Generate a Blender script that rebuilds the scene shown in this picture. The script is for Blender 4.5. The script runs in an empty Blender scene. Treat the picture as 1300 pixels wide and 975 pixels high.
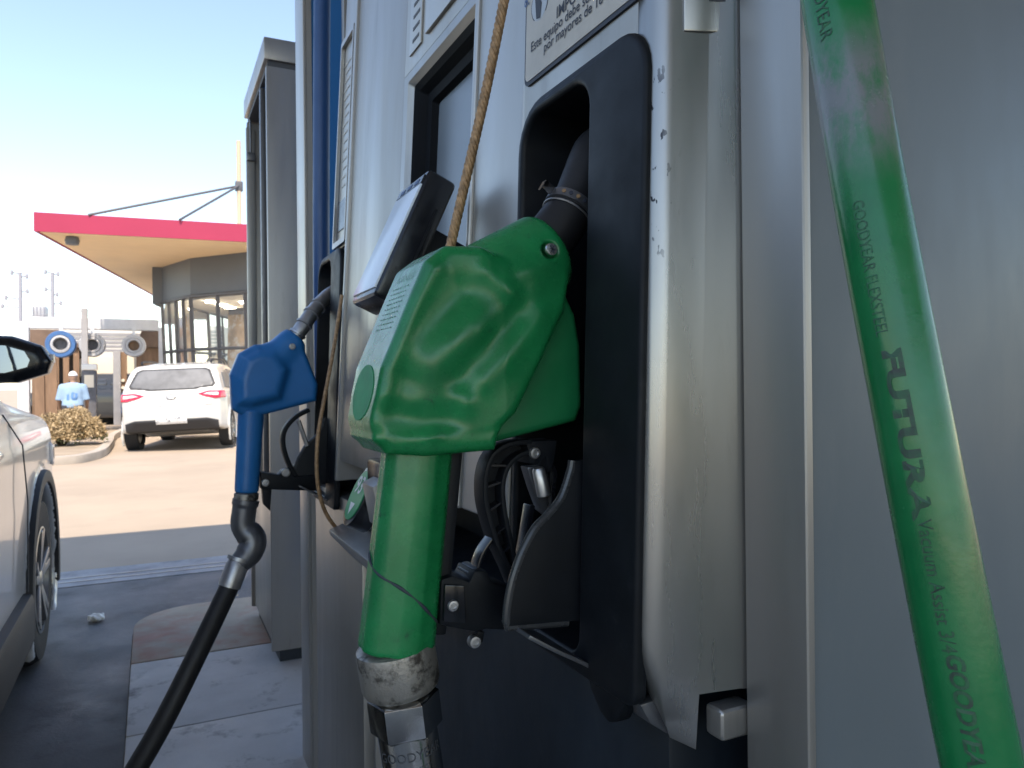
import bpy, bmesh, math, random
import numpy as np
from mathutils import Vector, Matrix
random.seed(7); np.random.seed(7)
scene = bpy.context.scene
COL = scene.collection

# ------------------------------------------------------------------ camera, world, sun, exposure
TH = math.radians(25.8); RO = math.radians(0.6); CAMH = 1.15; FPX = 950.0
FW = np.array([math.sin(TH), math.cos(TH), 0.0]); RT = np.array([math.cos(TH), -math.sin(TH), 0.0])
cd = bpy.data.cameras.new('camera'); cam = bpy.data.objects.new('camera', cd); COL.objects.link(cam)
cd.sensor_width = 36.0; cd.lens = FPX / 1300 * 36.0; cd.clip_start = 0.02; cd.clip_end = 3000
rv = Vector(RT); uv = Vector((0, 0, 1)); fv = Vector(FW)
r2 = rv * math.cos(RO) + uv * (-math.sin(RO)); u2 = uv * math.cos(RO) + rv * math.sin(RO)
cam.matrix_world = Matrix(((r2.x, u2.x, -fv.x, 0), (r2.y, u2.y, -fv.y, 0), (r2.z, u2.z, -fv.z, CAMH), (0, 0, 0, 1)))
cd.dof.use_dof = True; cd.dof.focus_distance = 0.52; cd.dof.aperture_fstop = 26.0
scene.camera = cam

SUN_EL = math.radians(58); SUN_AZ = math.radians(14)      # light travels towards (+sin az, +cos az)
w = bpy.data.worlds.new('World'); scene.world = w; w.use_nodes = True
nt = w.node_tree; nt.nodes.clear()
sky = nt.nodes.new('ShaderNodeTexSky'); sky.sky_type = 'NISHITA'; sky.sun_disc = False
sky.sun_elevation = SUN_EL; sky.sun_rotation = math.pi + SUN_AZ
sky.air_density = 1.0; sky.dust_density = 0.25; sky.ozone_density = 1.0
bg = nt.nodes.new('ShaderNodeBackground'); bg.inputs['Strength'].default_value = 0.138
wo = nt.nodes.new('ShaderNodeOutputWorld')
nt.links.new(sky.outputs[0], bg.inputs[0]); nt.links.new(bg.outputs[0], wo.inputs[0])
sl = bpy.data.lights.new('sun', 'SUN'); sl.energy = 2.5; sl.angle = math.radians(0.5); sl.color = (1.0, 0.93, 0.83)
so = bpy.data.objects.new('sun', sl); COL.objects.link(so)
tdir = Vector((math.sin(SUN_AZ) * math.cos(SUN_EL), math.cos(SUN_AZ) * math.cos(SUN_EL), -math.sin(SUN_EL)))
so.rotation_euler = tdir.to_track_quat('-Z', 'Y').to_euler(); so.location = (0, 0, 20)
scene.view_settings.view_transform = 'Standard'; scene.view_settings.look = 'None'
scene.view_settings.exposure = 1.48; scene.view_settings.gamma = 1.0
scene.view_settings.use_white_balance = True          # the phone balances for the bluish open shade
scene.view_settings.white_balance_temperature = 7300; scene.view_settings.white_balance_tint = 12
scene.cycles.use_denoising = True
scene.cycles.max_bounces = 8; scene.cycles.diffuse_bounces = 4; scene.cycles.glossy_bounces = 4
scene.cycles.sample_clamp_indirect = 8.0

# ------------------------------------------------------------------ helpers: measuring, meshes, materials
def px(u, v, X=None, Y=None, Z=None, D=None):
    """world point on a real plane (X, Y, Z = const, or depth D) measured from the photograph"""
    a = (u - 650) / FPX; b = (487.5 - v) / FPX
    a2 = a * math.cos(RO) + b * math.sin(RO); b2 = -a * math.sin(RO) + b * math.cos(RO)
    d = FW + a2 * RT + b2 * np.array([0, 0, 1.0])
    if X is not None: t = X / d[0]
    elif Y is not None: t = Y / d[1]
    elif Z is not None: t = (Z - CAMH) / d[2]
    else: t = D
    return Vector(np.array([0, 0, CAMH]) + t * d)

ORG = {}
def thing(name, label, cat, loc=(0, 0, 0), rotz=0.0, group=None, rot=None):
    o = bpy.data.objects.new(name, None); COL.objects.link(o)
    o.location = loc; o.rotation_euler = rot if rot else (0, 0, rotz)
    o.empty_display_size = 0.1
    o['label'] = label; o['category'] = cat
    if group: o['group'] = group
    ORG[o.name] = Vector(loc)
    return o
def tag(o, label, cat, group=None):
    o['label'] = label; o['category'] = cat
    if group: o['group'] = group
    return o
def struct(o, kind='structure'):
    o['kind'] = kind; return o

def add(name, V, F, mat, parent=None, world=True, bevel=0.0, seg=2, smooth=True, ang=35, origin=None):
    """one mesh object; V in world space unless world=False"""
    me = bpy.data.meshes.new(name)
    V = [Vector(v) for v in V]
    if parent is not None:
        og = ORG[parent.name]
        if world: V = [v - og for v in V]
    elif origin is not None:
        og = Vector(origin); V = [v - og for v in V]
    else: og = Vector((0, 0, 0))
    me.from_pydata(V, [], F)
    bm = bmesh.new(); bm.from_mesh(me)
    bmesh.ops.recalc_face_normals(bm, faces=bm.faces)
    if bevel > 0:
        es = [e for e in bm.edges if len(e.link_faces) == 2 and e.calc_face_angle(0) > math.radians(25)]
        bmesh.ops.bevel(bm, geom=es, offset=bevel, segments=seg, affect='EDGES', profile=0.6, clamp_overlap=True)
    if smooth:
        for f in bm.faces: f.smooth = True
        for e in bm.edges:
            if len(e.link_faces) == 2 and e.calc_face_angle(0) > math.radians(ang): e.smooth = False
    bm.to_mesh(me); bm.free()
    if isinstance(mat, (list, tuple)):
        for m in mat: me.materials.append(m)
    else: me.materials.append(mat)
    o = bpy.data.objects.new(name, me); COL.objects.link(o)
    if parent is not None:
        o.parent = parent; ORG[o.name] = og
    else:
        o.location = og; ORG[o.name] = og
    return o
def raw(name, V, F, mat, parent=None, smooth=True, origin=(0, 0, 0), local=False):
    """large numpy meshes, quick path"""
    me = bpy.data.meshes.new(name)
    og = ORG[parent.name] if parent is not None else Vector(origin)
    V = np.asarray(V, dtype=np.float64) - (0 if local else np.array(og))
    me.from_pydata(V.tolist(), [], np.asarray(F).tolist() if isinstance(F, np.ndarray) else F)
    if smooth: me.polygons.foreach_set('use_smooth', [True] * len(me.polygons))
    me.materials.append(mat); me.update()
    o = bpy.data.objects.new(name, me); COL.objects.link(o)
    if parent is not None: o.parent = parent
    else: o.location = og
    ORG[o.name] = og
    return o

def box(x0, x1, y0, y1, z0, z1):
    V = [(x, y, z) for x in (x0, x1) for y in (y0, y1) for z in (z0, z1)]
    F = [(0, 1, 3, 2), (4, 6, 7, 5), (0, 4, 5, 1), (2, 3, 7, 6), (0, 2, 6, 4), (1, 5, 7, 3)]
    return V, F
def shear(VF, k=0.035, z0=1.15):
    V, F = VF
    return [(v[0] + k * (v[2] - z0), v[1], v[2]) for v in V], F
def join(*parts):
    V, F = [], []
    for v, f in parts:
        n = len(V); V += [tuple(p) for p in v]; F += [tuple(i + n for i in q) for q in f]
    return V, F
def prism(poly, a0, a1, axis='z'):
    """extrude polygon; axis z: poly=(x,y); axis y: poly=(x,z); axis x: poly=(y,z)"""
    n = len(poly); V = []
    for a in (a0, a1):
        for p in poly:
            V.append((p[0], p[1], a) if axis == 'z' else (p[0], a, p[1]) if axis == 'y' else (a, p[0], p[1]))
    F = [tuple(range(n))[::-1], tuple(range(n, 2 * n))]
    F += [(i, (i + 1) % n, n + (i + 1) % n, n + i) for i in range(n)]
    return V, F
def frames(P):
    P = [Vector(p) for p in P]; n = len(P); T = []
    for i in range(n):
        t = (P[min(i + 1, n - 1)] - P[max(i - 1, 0)]); T.append(t.normalized())
    up = Vector((0, 0, 1)) if abs(T[0].z) < 0.9 else Vector((1, 0, 0))
    N = [(up - T[0] * up.dot(T[0])).normalized()]
    for i in range(1, n):
        v = N[-1] - T[i] * N[-1].dot(T[i]); N.append(v.normalized())
    B = [T[i].cross(N[i]) for i in range(n)]
    return P, T, N, B
def tube(P, r, segs=16, cap=True, lobes=0, twist=0.0, amp=0.0):
    P, T, N, B = frames(P); V, F = [], []; n = len(P); acc = 0.0
    rr = r if isinstance(r, (list, tuple)) else [r] * n
    for i in range(n):
        if i: acc += (P[i] - P[i - 1]).length
        for k in range(segs):
            a = 2 * math.pi * k / segs; ra = rr[i]
            if lobes: ra *= 1 - amp + amp * abs(math.cos(lobes * (a + twist * acc) / 2))
            V.append(P[i] + (N[i] * math.cos(a) + B[i] * math.sin(a)) * ra)
    for i in range(n - 1):
        for k in range(segs):
            k2 = (k + 1) % segs
            F.append((i * segs + k, i * segs + k2, (i + 1) * segs + k2, (i + 1) * segs + k))
    if cap:
        F.append(tuple(range(segs))[::-1]); F.append(tuple(range((n - 1) * segs, n * segs)))
    return V, F
def strap(P, wid, thk, side):
    """rectangular section swept along P; side = fixed width direction"""
    P = [Vector(p) for p in P]; n = len(P); V, F = [], []; side = Vector(side).normalized()
    for i in range(n):
        t = (P[min(i + 1, n - 1)] - P[max(i - 1, 0)]).normalized(); nn = t.cross(side).normalized()
        for a, b in ((-1, -1), (1, -1), (1, 1), (-1, 1)):
            V.append(P[i] + side * a * wid / 2 + nn * b * thk / 2)
    for i in range(n - 1):
        for k in range(4):
            k2 = (k + 1) % 4; F.append((i * 4 + k, i * 4 + k2, (i + 1) * 4 + k2, (i + 1) * 4 + k))
    F += [(3, 2, 1, 0), tuple(range(n * 4 - 4, n * 4))]
    return V, F
def lathe(prof, c, axis, segs=32, ph=0.0, caps=True):
    """prof: list of (radius, distance along axis)"""
    ax = Vector(axis).normalized(); up = Vector((0, 0, 1)) if abs(ax.z) < 0.9 else Vector((1, 0, 0))
    N = (up - ax * up.dot(ax)).normalized(); B = ax.cross(N); c = Vector(c); V, F = [], []; n = len(prof)
    for r, d in prof:
        for k in range(segs):
            a = 2 * math.pi * k / segs + ph
            V.append(c + ax * d + (N * math.cos(a) + B * math.sin(a)) * max(r, 1e-5))
    for i in range(n - 1):
        for k in range(segs):
            k2 = (k + 1) % segs; F.append((i * segs + k, i * segs + k2, (i + 1) * segs + k2, (i + 1) * segs + k))
    if caps and prof[0][0] > 1e-4: F.append(tuple(range(segs))[::-1])
    if caps and prof[-1][0] > 1e-4: F.append(tuple(range((n - 1) * segs, n * segs)))
    return V, F
def spline(pts, n=12):
    """Catmull-Rom through pts"""
    P = [Vector(p) for p in pts]; P = [P[0] * 2 - P[1]] + P + [P[-1] * 2 - P[-2]]; out = []
    for i in range(1, len(P) - 2):
        for k in range(n):
            t = k / n; a, b, c, d = P[i - 1], P[i], P[i + 1], P[i + 2]
            out.append(0.5 * ((2 * b) + (c - a) * t + (2 * a - 5 * b + 4 * c - d) * t * t + (3 * b - a - 3 * c + d) * t ** 3))
    out.append(P[-2]); return out
def rrect(y0, y1, z0, z1, r, n=6):
    """rounded rectangle outline; r = (bl, br, tr, tl) with y to the right"""
    out = []
    for cx, cy, rr, a0 in ((y0, z0, r[0], 180), (y1, z0, r[1], 270), (y1, z1, r[2], 0), (y0, z1, r[3], 90)):
        sx = 1 if cx == y0 else -1; sz = 1 if cy == z0 else -1
        for k in range(n + 1):
            a = math.radians(a0 + 90 * k / n)
            out.append((cx + sx * rr + rr * math.cos(a), cy + sz * rr + rr * math.sin(a)))
    return out
def text_mesh(body, size=1.0, bold=0.0, shearx=0.0, align='LEFT'):
    c = bpy.data.curves.new('lettering', 'FONT'); c.body = body; c.size = size; c.offset = bold; c.shear = shearx; c.align_x = align
    c.resolution_u = 3
    o = bpy.data.objects.new('lettering', c); COL.objects.link(o)
    dg = bpy.context.evaluated_depsgraph_get(); me = o.evaluated_get(dg).to_mesh()
    V = [tuple(v.co) for v in me.vertices]; F = [tuple(p.vertices) for p in me.polygons]
    o.evaluated_get(dg).to_mesh_clear(); bpy.data.objects.remove(o); bpy.data.curves.remove(c)
    return V, F
def text_plane(body, size, org, ex, ey, **k):
    V, F = text_mesh(body, size, **k); o = Vector(org); ex = Vector(ex); ey = Vector(ey)
    return [o + ex * v[0] + ey * v[1] for v in V], F
def text_tube(body, size, P, r, s0, phi_c, off=0.0003, sx=1.0, **k):
    """lettering wrapped on a tube: runs along the path, letter tops towards the viewer's right"""
    V, F = text_mesh(body, size, **k); P, T, N, B = frames(P)
    L = [0.0]
    for i in range(1, len(P)): L.append(L[-1] + (P[i] - P[i - 1]).length)
    out = []; L = np.array(L)
    for v in V:
        s = s0 + v[0] * sx; i = int(np.clip(np.searchsorted(L, s) - 1, 0, len(P) - 2)); t = (s - L[i]) / (L[i + 1] - L[i])
        p = P[i].lerp(P[i + 1], t); nn = N[i].lerp(N[i + 1], t).normalized(); bb = B[i].lerp(B[i + 1], t).normalized()
        ph = phi_c(p, nn, bb) ; a0, sg = ph; a = a0 + sg * v[1] / r
        out.append(p + (nn * math.cos(a) + bb * math.sin(a)) * (r + off))
    return out, F
def face_cam(dphi=0.0):
    C = Vector((0, 0, CAMH)); right = Vector(RT)
    def f(p, n, b):
        d = C - p; a = math.atan2(d.dot(b), d.dot(n))
        tang = -n * math.sin(a) + b * math.cos(a); sg = 1 if tang.dot(right) > 0 else -1
        return a + sg * dphi, sg
    return f

# --- signed distance modelling (organic castings, car bodies, figures)
def sd_poly(x, y, poly):
    P = np.asarray(poly, dtype=np.float64); d = np.full(x.shape, 1e9); s = np.ones(x.shape)
    n = len(P); j = n - 1
    for i in range(n):
        ex, ey = P[j] - P[i]; wx = x - P[i, 0]; wy = y - P[i, 1]
        t = np.clip((wx * ex + wy * ey) / (ex * ex + ey * ey), 0, 1)
        bx = wx - ex * t; by = wy - ey * t; d = np.minimum(d, bx * bx + by * by)
        c1 = y >= P[i, 1]; c2 = y < P[j, 1]; c3 = ex * wy > ey * wx
        s = np.where((c1 & c2 & c3) | (~c1 & ~c2 & ~c3), -s, s); j = i
    return s * np.sqrt(d)
def sd_ext(d2, q, h, r):
    a = d2 + r; b = np.abs(q) - h + r
    return np.minimum(np.maximum(a, b), 0) + np.sqrt(np.maximum(a, 0) ** 2 + np.maximum(b, 0) ** 2) - r
def sd_cap(x, y, z, a, b, ra, rb, sy=1.0):
    a = np.asarray(a, float); b = np.asarray(b, float); d = b - a
    px_, py_, pz_ = x - a[0], (y - a[1]) * sy, z - a[2]; d = d * np.array([1, sy, 1])
    t = np.clip((px_ * d[0] + py_ * d[1] + pz_ * d[2]) / (d @ d), 0, 1)
    return np.sqrt((px_ - d[0] * t) ** 2 + (py_ - d[1] * t) ** 2 + (pz_ - d[2] * t) ** 2) - (ra + (rb - ra) * t)
def sd_cyl(x, y, z, a, b, ra, rb, rnd):
    a = np.asarray(a, float); b = np.asarray(b, float); d = b - a; L = np.sqrt(d @ d); d = d / L
    wx, wy, wz = x - a[0], y - a[1], z - a[2]; t = wx * d[0] + wy * d[1] + wz * d[2]
    q = np.sqrt(np.maximum(wx * wx + wy * wy + wz * wz - t * t, 0)); tt = np.clip(t / L, 0, 1)
    r = ra + (rb - ra) * tt; A = q - r + rnd; B = np.abs(t - L / 2) - L / 2 + rnd
    return np.minimum(np.maximum(A, B), 0) + np.sqrt(np.maximum(A, 0) ** 2 + np.maximum(B, 0) ** 2) - rnd
def sd_box(x, y, z, c, h, r):
    a = np.abs(x - c[0]) - h[0] + r; b = np.abs(y - c[1]) - h[1] + r; d = np.abs(z - c[2]) - h[2] + r
    return np.sqrt(np.maximum(a, 0) ** 2 + np.maximum(b, 0) ** 2 + np.maximum(d, 0) ** 2) + np.minimum(np.maximum(a, np.maximum(b, d)), 0) - r
def sd_ell(x, y, z, c, r):
    a, b, d = (x - c[0]) / r[0], (y - c[1]) / r[1], (z - c[2]) / r[2]
    k = np.sqrt(a * a + b * b + d * d); return (k - 1) * min(r)
def smin(a, b, k):
    h = np.maximum(k - np.abs(a - b), 0) / k; return np.minimum(a, b) - h * h * k * 0.25
def smax(a, b, k): return -smin(-a, -b, k)
def nets(f, lo, hi, h, it=2):
    """surface nets + projection onto the surface"""
    ax = [np.arange(lo[i], hi[i] + h, h) for i in range(3)]
    X, Y, Z = np.meshgrid(*ax, indexing='ij'); v = f(X, Y, Z); s = v < 0; nx, ny, nz = v.shape
    c = np.zeros((nx - 1, ny - 1, nz - 1), np.int8)
    for i in (0, 1):
        for j in (0, 1):
            for k in (0, 1): c += s[i:nx - 1 + i, j:ny - 1 + j, k:nz - 1 + k]
    act = (c > 0) & (c < 8); I = np.argwhere(act); idx = -np.ones(act.shape, np.int64); idx[act] = np.arange(len(I))
    acc = np.zeros((len(I), 3)); cnt = np.zeros(len(I))
    cor = [(i, j, k) for i in (0, 1) for j in (0, 1) for k in (0, 1)]
    for a in cor:
        for d in range(3):
            if a[d]: continue
            b = list(a); b[d] = 1
            va = v[I[:, 0] + a[0], I[:, 1] + a[1], I[:, 2] + a[2]]; vb = v[I[:, 0] + b[0], I[:, 1] + b[1], I[:, 2] + b[2]]
            m = (va < 0) != (vb < 0); t = np.where(m, va / np.where(m, va - vb, 1), 0)
            p = np.array(a, float)[None].repeat(len(I), 0); p[:, d] = t
            acc[m] += p[m]; cnt[m] += 1
    V = (I + acc / cnt[:, None]) * h + np.array([a[0] for a in ax])
    F = []
    for d in range(3):
        o = [(1, 2), (2, 0), (0, 1)][d]
        sl0 = [slice(1, -1)] * 3; sl0[d] = slice(0, -1); sl1 = [slice(1, -1)] * 3; sl1[d] = slice(1, None)
        s0 = s[tuple(sl0)]; s1 = s[tuple(sl1)]; E = np.argwhere(s0 != s1); inv = s1[tuple(E.T)]
        off = np.array([1, 1, 1]); off[d] = 0; E = E + off
        q = []
        for e in ((0, 0), (1, 0), (1, 1), (0, 1)):
            g = E.copy(); g[:, o[0]] -= e[0]; g[:, o[1]] -= e[1]; q.append(idx[g[:, 0], g[:, 1], g[:, 2]])
        q = np.stack(q, 1); q[inv] = q[inv][:, ::-1]; F.append(q)
    F = np.concatenate(F)
    for _ in range(it):
        e = h * 0.2; x, y, z = V.T
        d = f(x, y, z); g = np.stack([f(x + e, y, z) - f(x - e, y, z), f(x, y + e, z) - f(x, y - e, z), f(x, y, z + e) - f(x, y, z - e)], 1) / (2 * e)
        n2 = np.maximum((g * g).sum(1), 0.2); st = np.clip(d / n2, -h, h)
        V = V - g * st[:, None]
    return V, F

# --- procedural materials
def mat(name, col, rough=0.5, metal=0.0, var=0.0, vscale=8.0, col2=None, bump=0.0, bscale=200.0, rvar=0.0, spec=0.5,
        coat=0.0, dirt=None, dscale=6.0, dlo=0.55, dhi=0.75, trans=0.0, ior=1.45, emit=None, estr=0.0, coords='Object', stretch=(1, 1, 1), alpha=1.0):
    m = bpy.data.materials.new(name); m.use_nodes = True; t = m.node_tree; L = t.links; b = t.nodes['Principled BSDF']
    tc = t.nodes.new('ShaderNodeTexCoord'); mp = t.nodes.new('ShaderNodeMapping'); mp.inputs['Scale'].default_value = stretch
    L.new(tc.outputs[coords], mp.inputs[0])
    def noise(sc, det=5, rg=0.6):
        n = t.nodes.new('ShaderNodeTexNoise'); n.inputs['Scale'].default_value = sc; n.inputs['Detail'].default_value = det
        n.inputs['Roughness'].default_value = rg; L.new(mp.outputs[0], n.inputs['Vector']); return n
    def ramp(src, lo, hi):
        r = t.nodes.new('ShaderNodeMapRange'); r.inputs['From Min'].default_value = lo; r.inputs['From Max'].default_value = hi
        r.clamp = True; L.new(src, r.inputs['Value']); return r.outputs['Result']
    c = (*col, 1.0); b.inputs['Base Color'].default_value = c
    cur = None
    if var or col2:
        n = noise(vscale); mx = t.nodes.new('ShaderNodeMix'); mx.data_type = 'RGBA'
        a2 = col2 if col2 else tuple(x * (1 - var) for x in col); a1 = col if col2 else tuple(min(1, x * (1 + var)) for x in col)
        mx.inputs['A'].default_value = (*a1, 1); mx.inputs['B'].default_value = (*a2, 1)
        L.new(ramp(n.outputs['Fac'], 0.35, 0.65), mx.inputs['Factor']); cur = mx.outputs['Result']
    if dirt:
        n = noise(dscale, 8, 0.7); mx = t.nodes.new('ShaderNodeMix'); mx.data_type = 'RGBA'
        if cur: L.new(cur, mx.inputs['A'])
        else: mx.inputs['A'].default_value = c
        mx.inputs['B'].default_value = (*dirt, 1); L.new(ramp(n.outputs['Fac'], dlo, dhi), mx.inputs['Factor']); cur = mx.outputs['Result']
    if cur: L.new(cur, b.inputs['Base Color'])
    b.inputs['Roughness'].default_value = rough; b.inputs['Metallic'].default_value = metal
    b.inputs['Specular IOR Level'].default_value = spec; b.inputs['IOR'].default_value = ior
    if rvar:
        n = noise(vscale * 2.3, 6, 0.65); r = t.nodes.new('ShaderNodeMapRange'); r.inputs['From Min'].default_value = 0.3; r.inputs['From Max'].default_value = 0.7
        r.inputs['To Min'].default_value = max(0.02, rough - rvar); r.inputs['To Max'].default_value = min(1, rough + rvar)
        L.new(n.outputs['Fac'], r.inputs['Value']); L.new(r.outputs['Result'], b.inputs['Roughness'])
    if coat: b.inputs['Coat Weight'].default_value = coat; b.inputs['Coat Roughness'].default_value = 0.05
    if trans: b.inputs['Transmission Weight'].default_value = trans
    if alpha < 1: b.inputs['Alpha'].default_value = alpha
    if emit: b.inputs['Emission Color'].default_value = (*emit, 1); b.inputs['Emission Strength'].default_value = estr
    if bump:
        n = noise(bscale, 4, 0.6); bp = t.nodes.new('ShaderNodeBump'); bp.inputs['Strength'].default_value = bump; bp.inputs['Distance'].default_value = 0.4 / bscale
        L.new(n.outputs['Fac'], bp.inputs['Height']); L.new(bp.outputs[0], b.inputs['Normal'])
    m['bsdf'] = b.name
    return m

M = {}
M['silver'] = mat('silver_paint', (0.33, 0.318, 0.302), 0.38, 0.75, var=0.06, vscale=7, rvar=0.08, bump=0.04, bscale=900, dirt=(0.19, 0.185, 0.18), dscale=13, dlo=0.56, dhi=0.85, stretch=(1, 1, .16))
M['silver_light'] = mat('silver_light', (0.37, 0.36, 0.345), 0.38, 0.65, var=0.05, vscale=7, rvar=0.07, dirt=(0.30, 0.29, 0.28), dscale=14, dlo=0.58, dhi=0.85, stretch=(1, 1, .2))
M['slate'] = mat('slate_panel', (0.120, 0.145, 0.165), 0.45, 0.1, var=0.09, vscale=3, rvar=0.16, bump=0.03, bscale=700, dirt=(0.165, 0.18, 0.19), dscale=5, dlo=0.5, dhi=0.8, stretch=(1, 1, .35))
M['navy'] = mat('dark_navy_panel', (0.009, 0.014, 0.021), 0.5, var=0.2, vscale=7, rvar=0.1, dirt=(0.03, 0.033, 0.038), dscale=24, dlo=0.56, dhi=0.85, stretch=(1, 1, .4))
M['black'] = mat('black_plastic', (0.006, 0.0075, 0.010), 0.48, spec=0.22, var=0.25, vscale=14, rvar=0.08, bump=0.12, bscale=1400, dirt=(0.03, 0.033, 0.037), dscale=30, dlo=0.62, dhi=0.9)
M['black_gloss'] = mat('black_gloss', (0.008, 0.009, 0.012), 0.22, rvar=0.08, vscale=20)
M['rubber'] = mat('black_rubber', (0.012, 0.012, 0.014), 0.5, rvar=0.1, vscale=20, bump=0.1, bscale=500)
M['black_matt'] = mat('black_matt', (0.005, 0.006, 0.008), 0.7, spec=0.12, var=0.2)
M['rim_glint'] = mat('black_rim_glint', (0.035, 0.037, 0.04), 0.30, rvar=0.1, vscale=30)  # rim highlight put into the base colour, paler than the black plate
M['screen'] = mat('screen_glass', (0.17, 0.20, 0.23), 0.25, spec=0.6, var=0.1, vscale=5)
M['pale'] = mat('pale_display', (0.62, 0.68, 0.75), 0.25, var=0.03)
M['green'] = mat('green_vinyl', (0.002, 0.160, 0.050), 0.27, var=0.16, vscale=22, rvar=0.08, bump=0.05, bscale=420, spec=0.5, dirt=(0.006, 0.055, 0.025), dscale=46, dlo=0.625, dhi=0.70)
M['green_fin'] = mat('green_fin', (0.003, 0.145, 0.050), 0.40, var=0.12, vscale=16, rvar=0.1, bump=0.05, bscale=300, dirt=(0.006, 0.06, 0.03), dscale=30, dlo=0.62, dhi=0.8)
M['hose_green'] = mat('green_hose_rubber', (0.002, 0.140, 0.044), 0.23, spec=0.5, var=0.16, vscale=14, rvar=0.10, bump=0.05, bscale=250)
M['blue'] = mat('blue_vinyl', (0.012, 0.150, 0.40), 0.36, var=0.08, vscale=14, rvar=0.08, dirt=(0.006, 0.04, 0.14), dscale=30, dlo=0.62, dhi=0.8)
M['blue_hose'] = mat('blue_hose_rubber', (0.010, 0.055, 0.17), 0.4, rvar=0.1)
M['blue_panel'] = mat('blue_cladding', (0.012, 0.13, 0.36), 0.4)
M['chrome'] = mat('chrome', (0.55, 0.54, 0.52), 0.18, 1.0, rvar=0.10, vscale=25, var=0.1, bump=0.05, bscale=400)
M['steel'] = mat('dull_steel', (0.40, 0.40, 0.41), 0.40, 0.9, rvar=0.12, vscale=30, var=0.15)
M['worn'] = mat('worn_collar', (0.30, 0.285, 0.26), 0.45, 0.7, var=0.15, vscale=30, rvar=0.12, bump=0.3, bscale=300, dirt=(0.05, 0.045, 0.04), dscale=55, dlo=0.50, dhi=0.62)
M['dark_steel'] = mat('dark_steel', (0.16, 0.165, 0.18), 0.4, 0.8, rvar=0.12, vscale=30)
M['rope'] = mat('cable_tan', (0.33, 0.20, 0.105), 0.55, 0.2, var=0.35, vscale=160, rvar=0.1)
M['sticker'] = mat('sticker_beige', (0.42, 0.385, 0.335), 0.45, var=0.07, vscale=30)
M['ink'] = mat('dark_ink', (0.03, 0.035, 0.05), 0.6)
M['ink_blue'] = mat('blue_ink', (0.05, 0.09, 0.20), 0.6)
M['white'] = mat('white_paint', (0.78, 0.78, 0.77), 0.5, var=0.03)
M['slot'] = mat('slot_dark', (0.05, 0.055, 0.065), 0.6)

# ------------------------------------------------------------------ ground, forecourt, island
M['drive'] = mat('dusty_concrete', (0.39, 0.315, 0.245), 0.85, var=0.07, vscale=0.7, bump=0.15, bscale=60, dirt=(0.30, 0.25, 0.20), dscale=0.5, dlo=0.55, dhi=0.8, spec=0.3)
M['asphalt'] = mat('stained_asphalt', (0.120, 0.121, 0.124), 0.55, col2=(0.080, 0.082, 0.086), vscale=1.1, rvar=0.15, bump=0.35, bscale=90, dirt=(0.04, 0.04, 0.042), dscale=2.2, dlo=0.52, dhi=0.68)
M['band'] = mat('drain_concrete', (0.30, 0.30, 0.31), 0.6, var=0.12, vscale=3, rvar=0.12, dirt=(0.14, 0.14, 0.145), dscale=4, dlo=0.5, dhi=0.75)
M['slab'] = mat('island_slab', (0.44, 0.44, 0.45), 0.6, var=0.08, vscale=5, rvar=0.12, bump=0.15, bscale=120, dirt=(0.12, 0.12, 0.13), dscale=7, dlo=0.56, dhi=0.72)
M['slab_red'] = mat('island_slab_worn_paint', (0.36, 0.30, 0.23), 0.6, var=0.08, vscale=5, rvar=0.1, dirt=(0.36, 0.17, 0.12), dscale=3.5, dlo=0.48, dhi=0.68)
M['kerb'] = mat('kerb_black', (0.02, 0.02, 0.024), 0.7, var=0.3, vscale=14, dirt=(0.2, 0.2, 0.2), dscale=20, dlo=0.66, dhi=0.75)
g = add('ground', [(-900, -300, 0), (900, -300, 0), (900, 1500, 0), (-900, 1500, 0)], [(0, 1, 2, 3)], M['drive']); struct(g)
g = add('forecourt_asphalt', [(-14, -14, .004), (9, -14, .004), (9, 5.0, .004), (-14, 5.0, .004)], [(0, 1, 2, 3)], M['asphalt']); struct(g)
band = None
V, F = [], []
y0, y1 = 5.0, 5.42
bandroot = struct(add('drain_channel', *box(-14, 9, y0 + .003, y1, -0.05, .008), M['band']))
for x in np.arange(-13.6, 9, 1.45):
    add('joint', *box(x, x + .018, y0 + .02, y1 - .004, .004, .0095), M['slot'], bandroot)
for yy in (5.10, 5.20):
    add('grate_rail', *box(-14, 9, yy, yy + .022, .0, .011), M['silver_light'], bandroot)
XI = -0.073
isl_pts = lambda ya, yb: [(XI, ya), (0.98, ya), (0.98, yb), (XI, yb)]
end_pts = [(XI, 3.05)]
for a in np.linspace(180, 90, 9): end_pts.append((XI + .26 + .26 * math.cos(math.radians(a)), 3.50 + .26 * math.sin(math.radians(a))))
for a in np.linspace(90, 0, 9): end_pts.append((.98 - .26 + .26 * math.cos(math.radians(a)), 3.50 + .26 * math.sin(math.radians(a))))
end_pts.append((.98, 3.05))
outl = [(XI - .004, -1.3)] + [(p[0] - .004 if p[0] < .4 else p[0] + .004, p[1] + (.004 if p[1] > 3.4 else 0)) for p in end_pts] + [(.984, -1.3)]
isl = struct(add('pump_island', *prism(outl, -0.02, .128), M['kerb'], bevel=.012))
edges = [-1.3, -.55, .25, 1.02, 1.78, 2.42, 3.05]
for a, b in zip(edges[:-1], edges[1:]):
    add('slab', *prism(isl_pts(a + .003, b - .003), .10, .150 + random.uniform(-.0015, .0015)), M['slab'], isl, bevel=.006)
add('slab', *prism([(p[0], p[1] + (.003 if p[1] < 3.06 else 0)) for p in end_pts], .10, .151), M['slab_red'], isl, bevel=.008)

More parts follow.
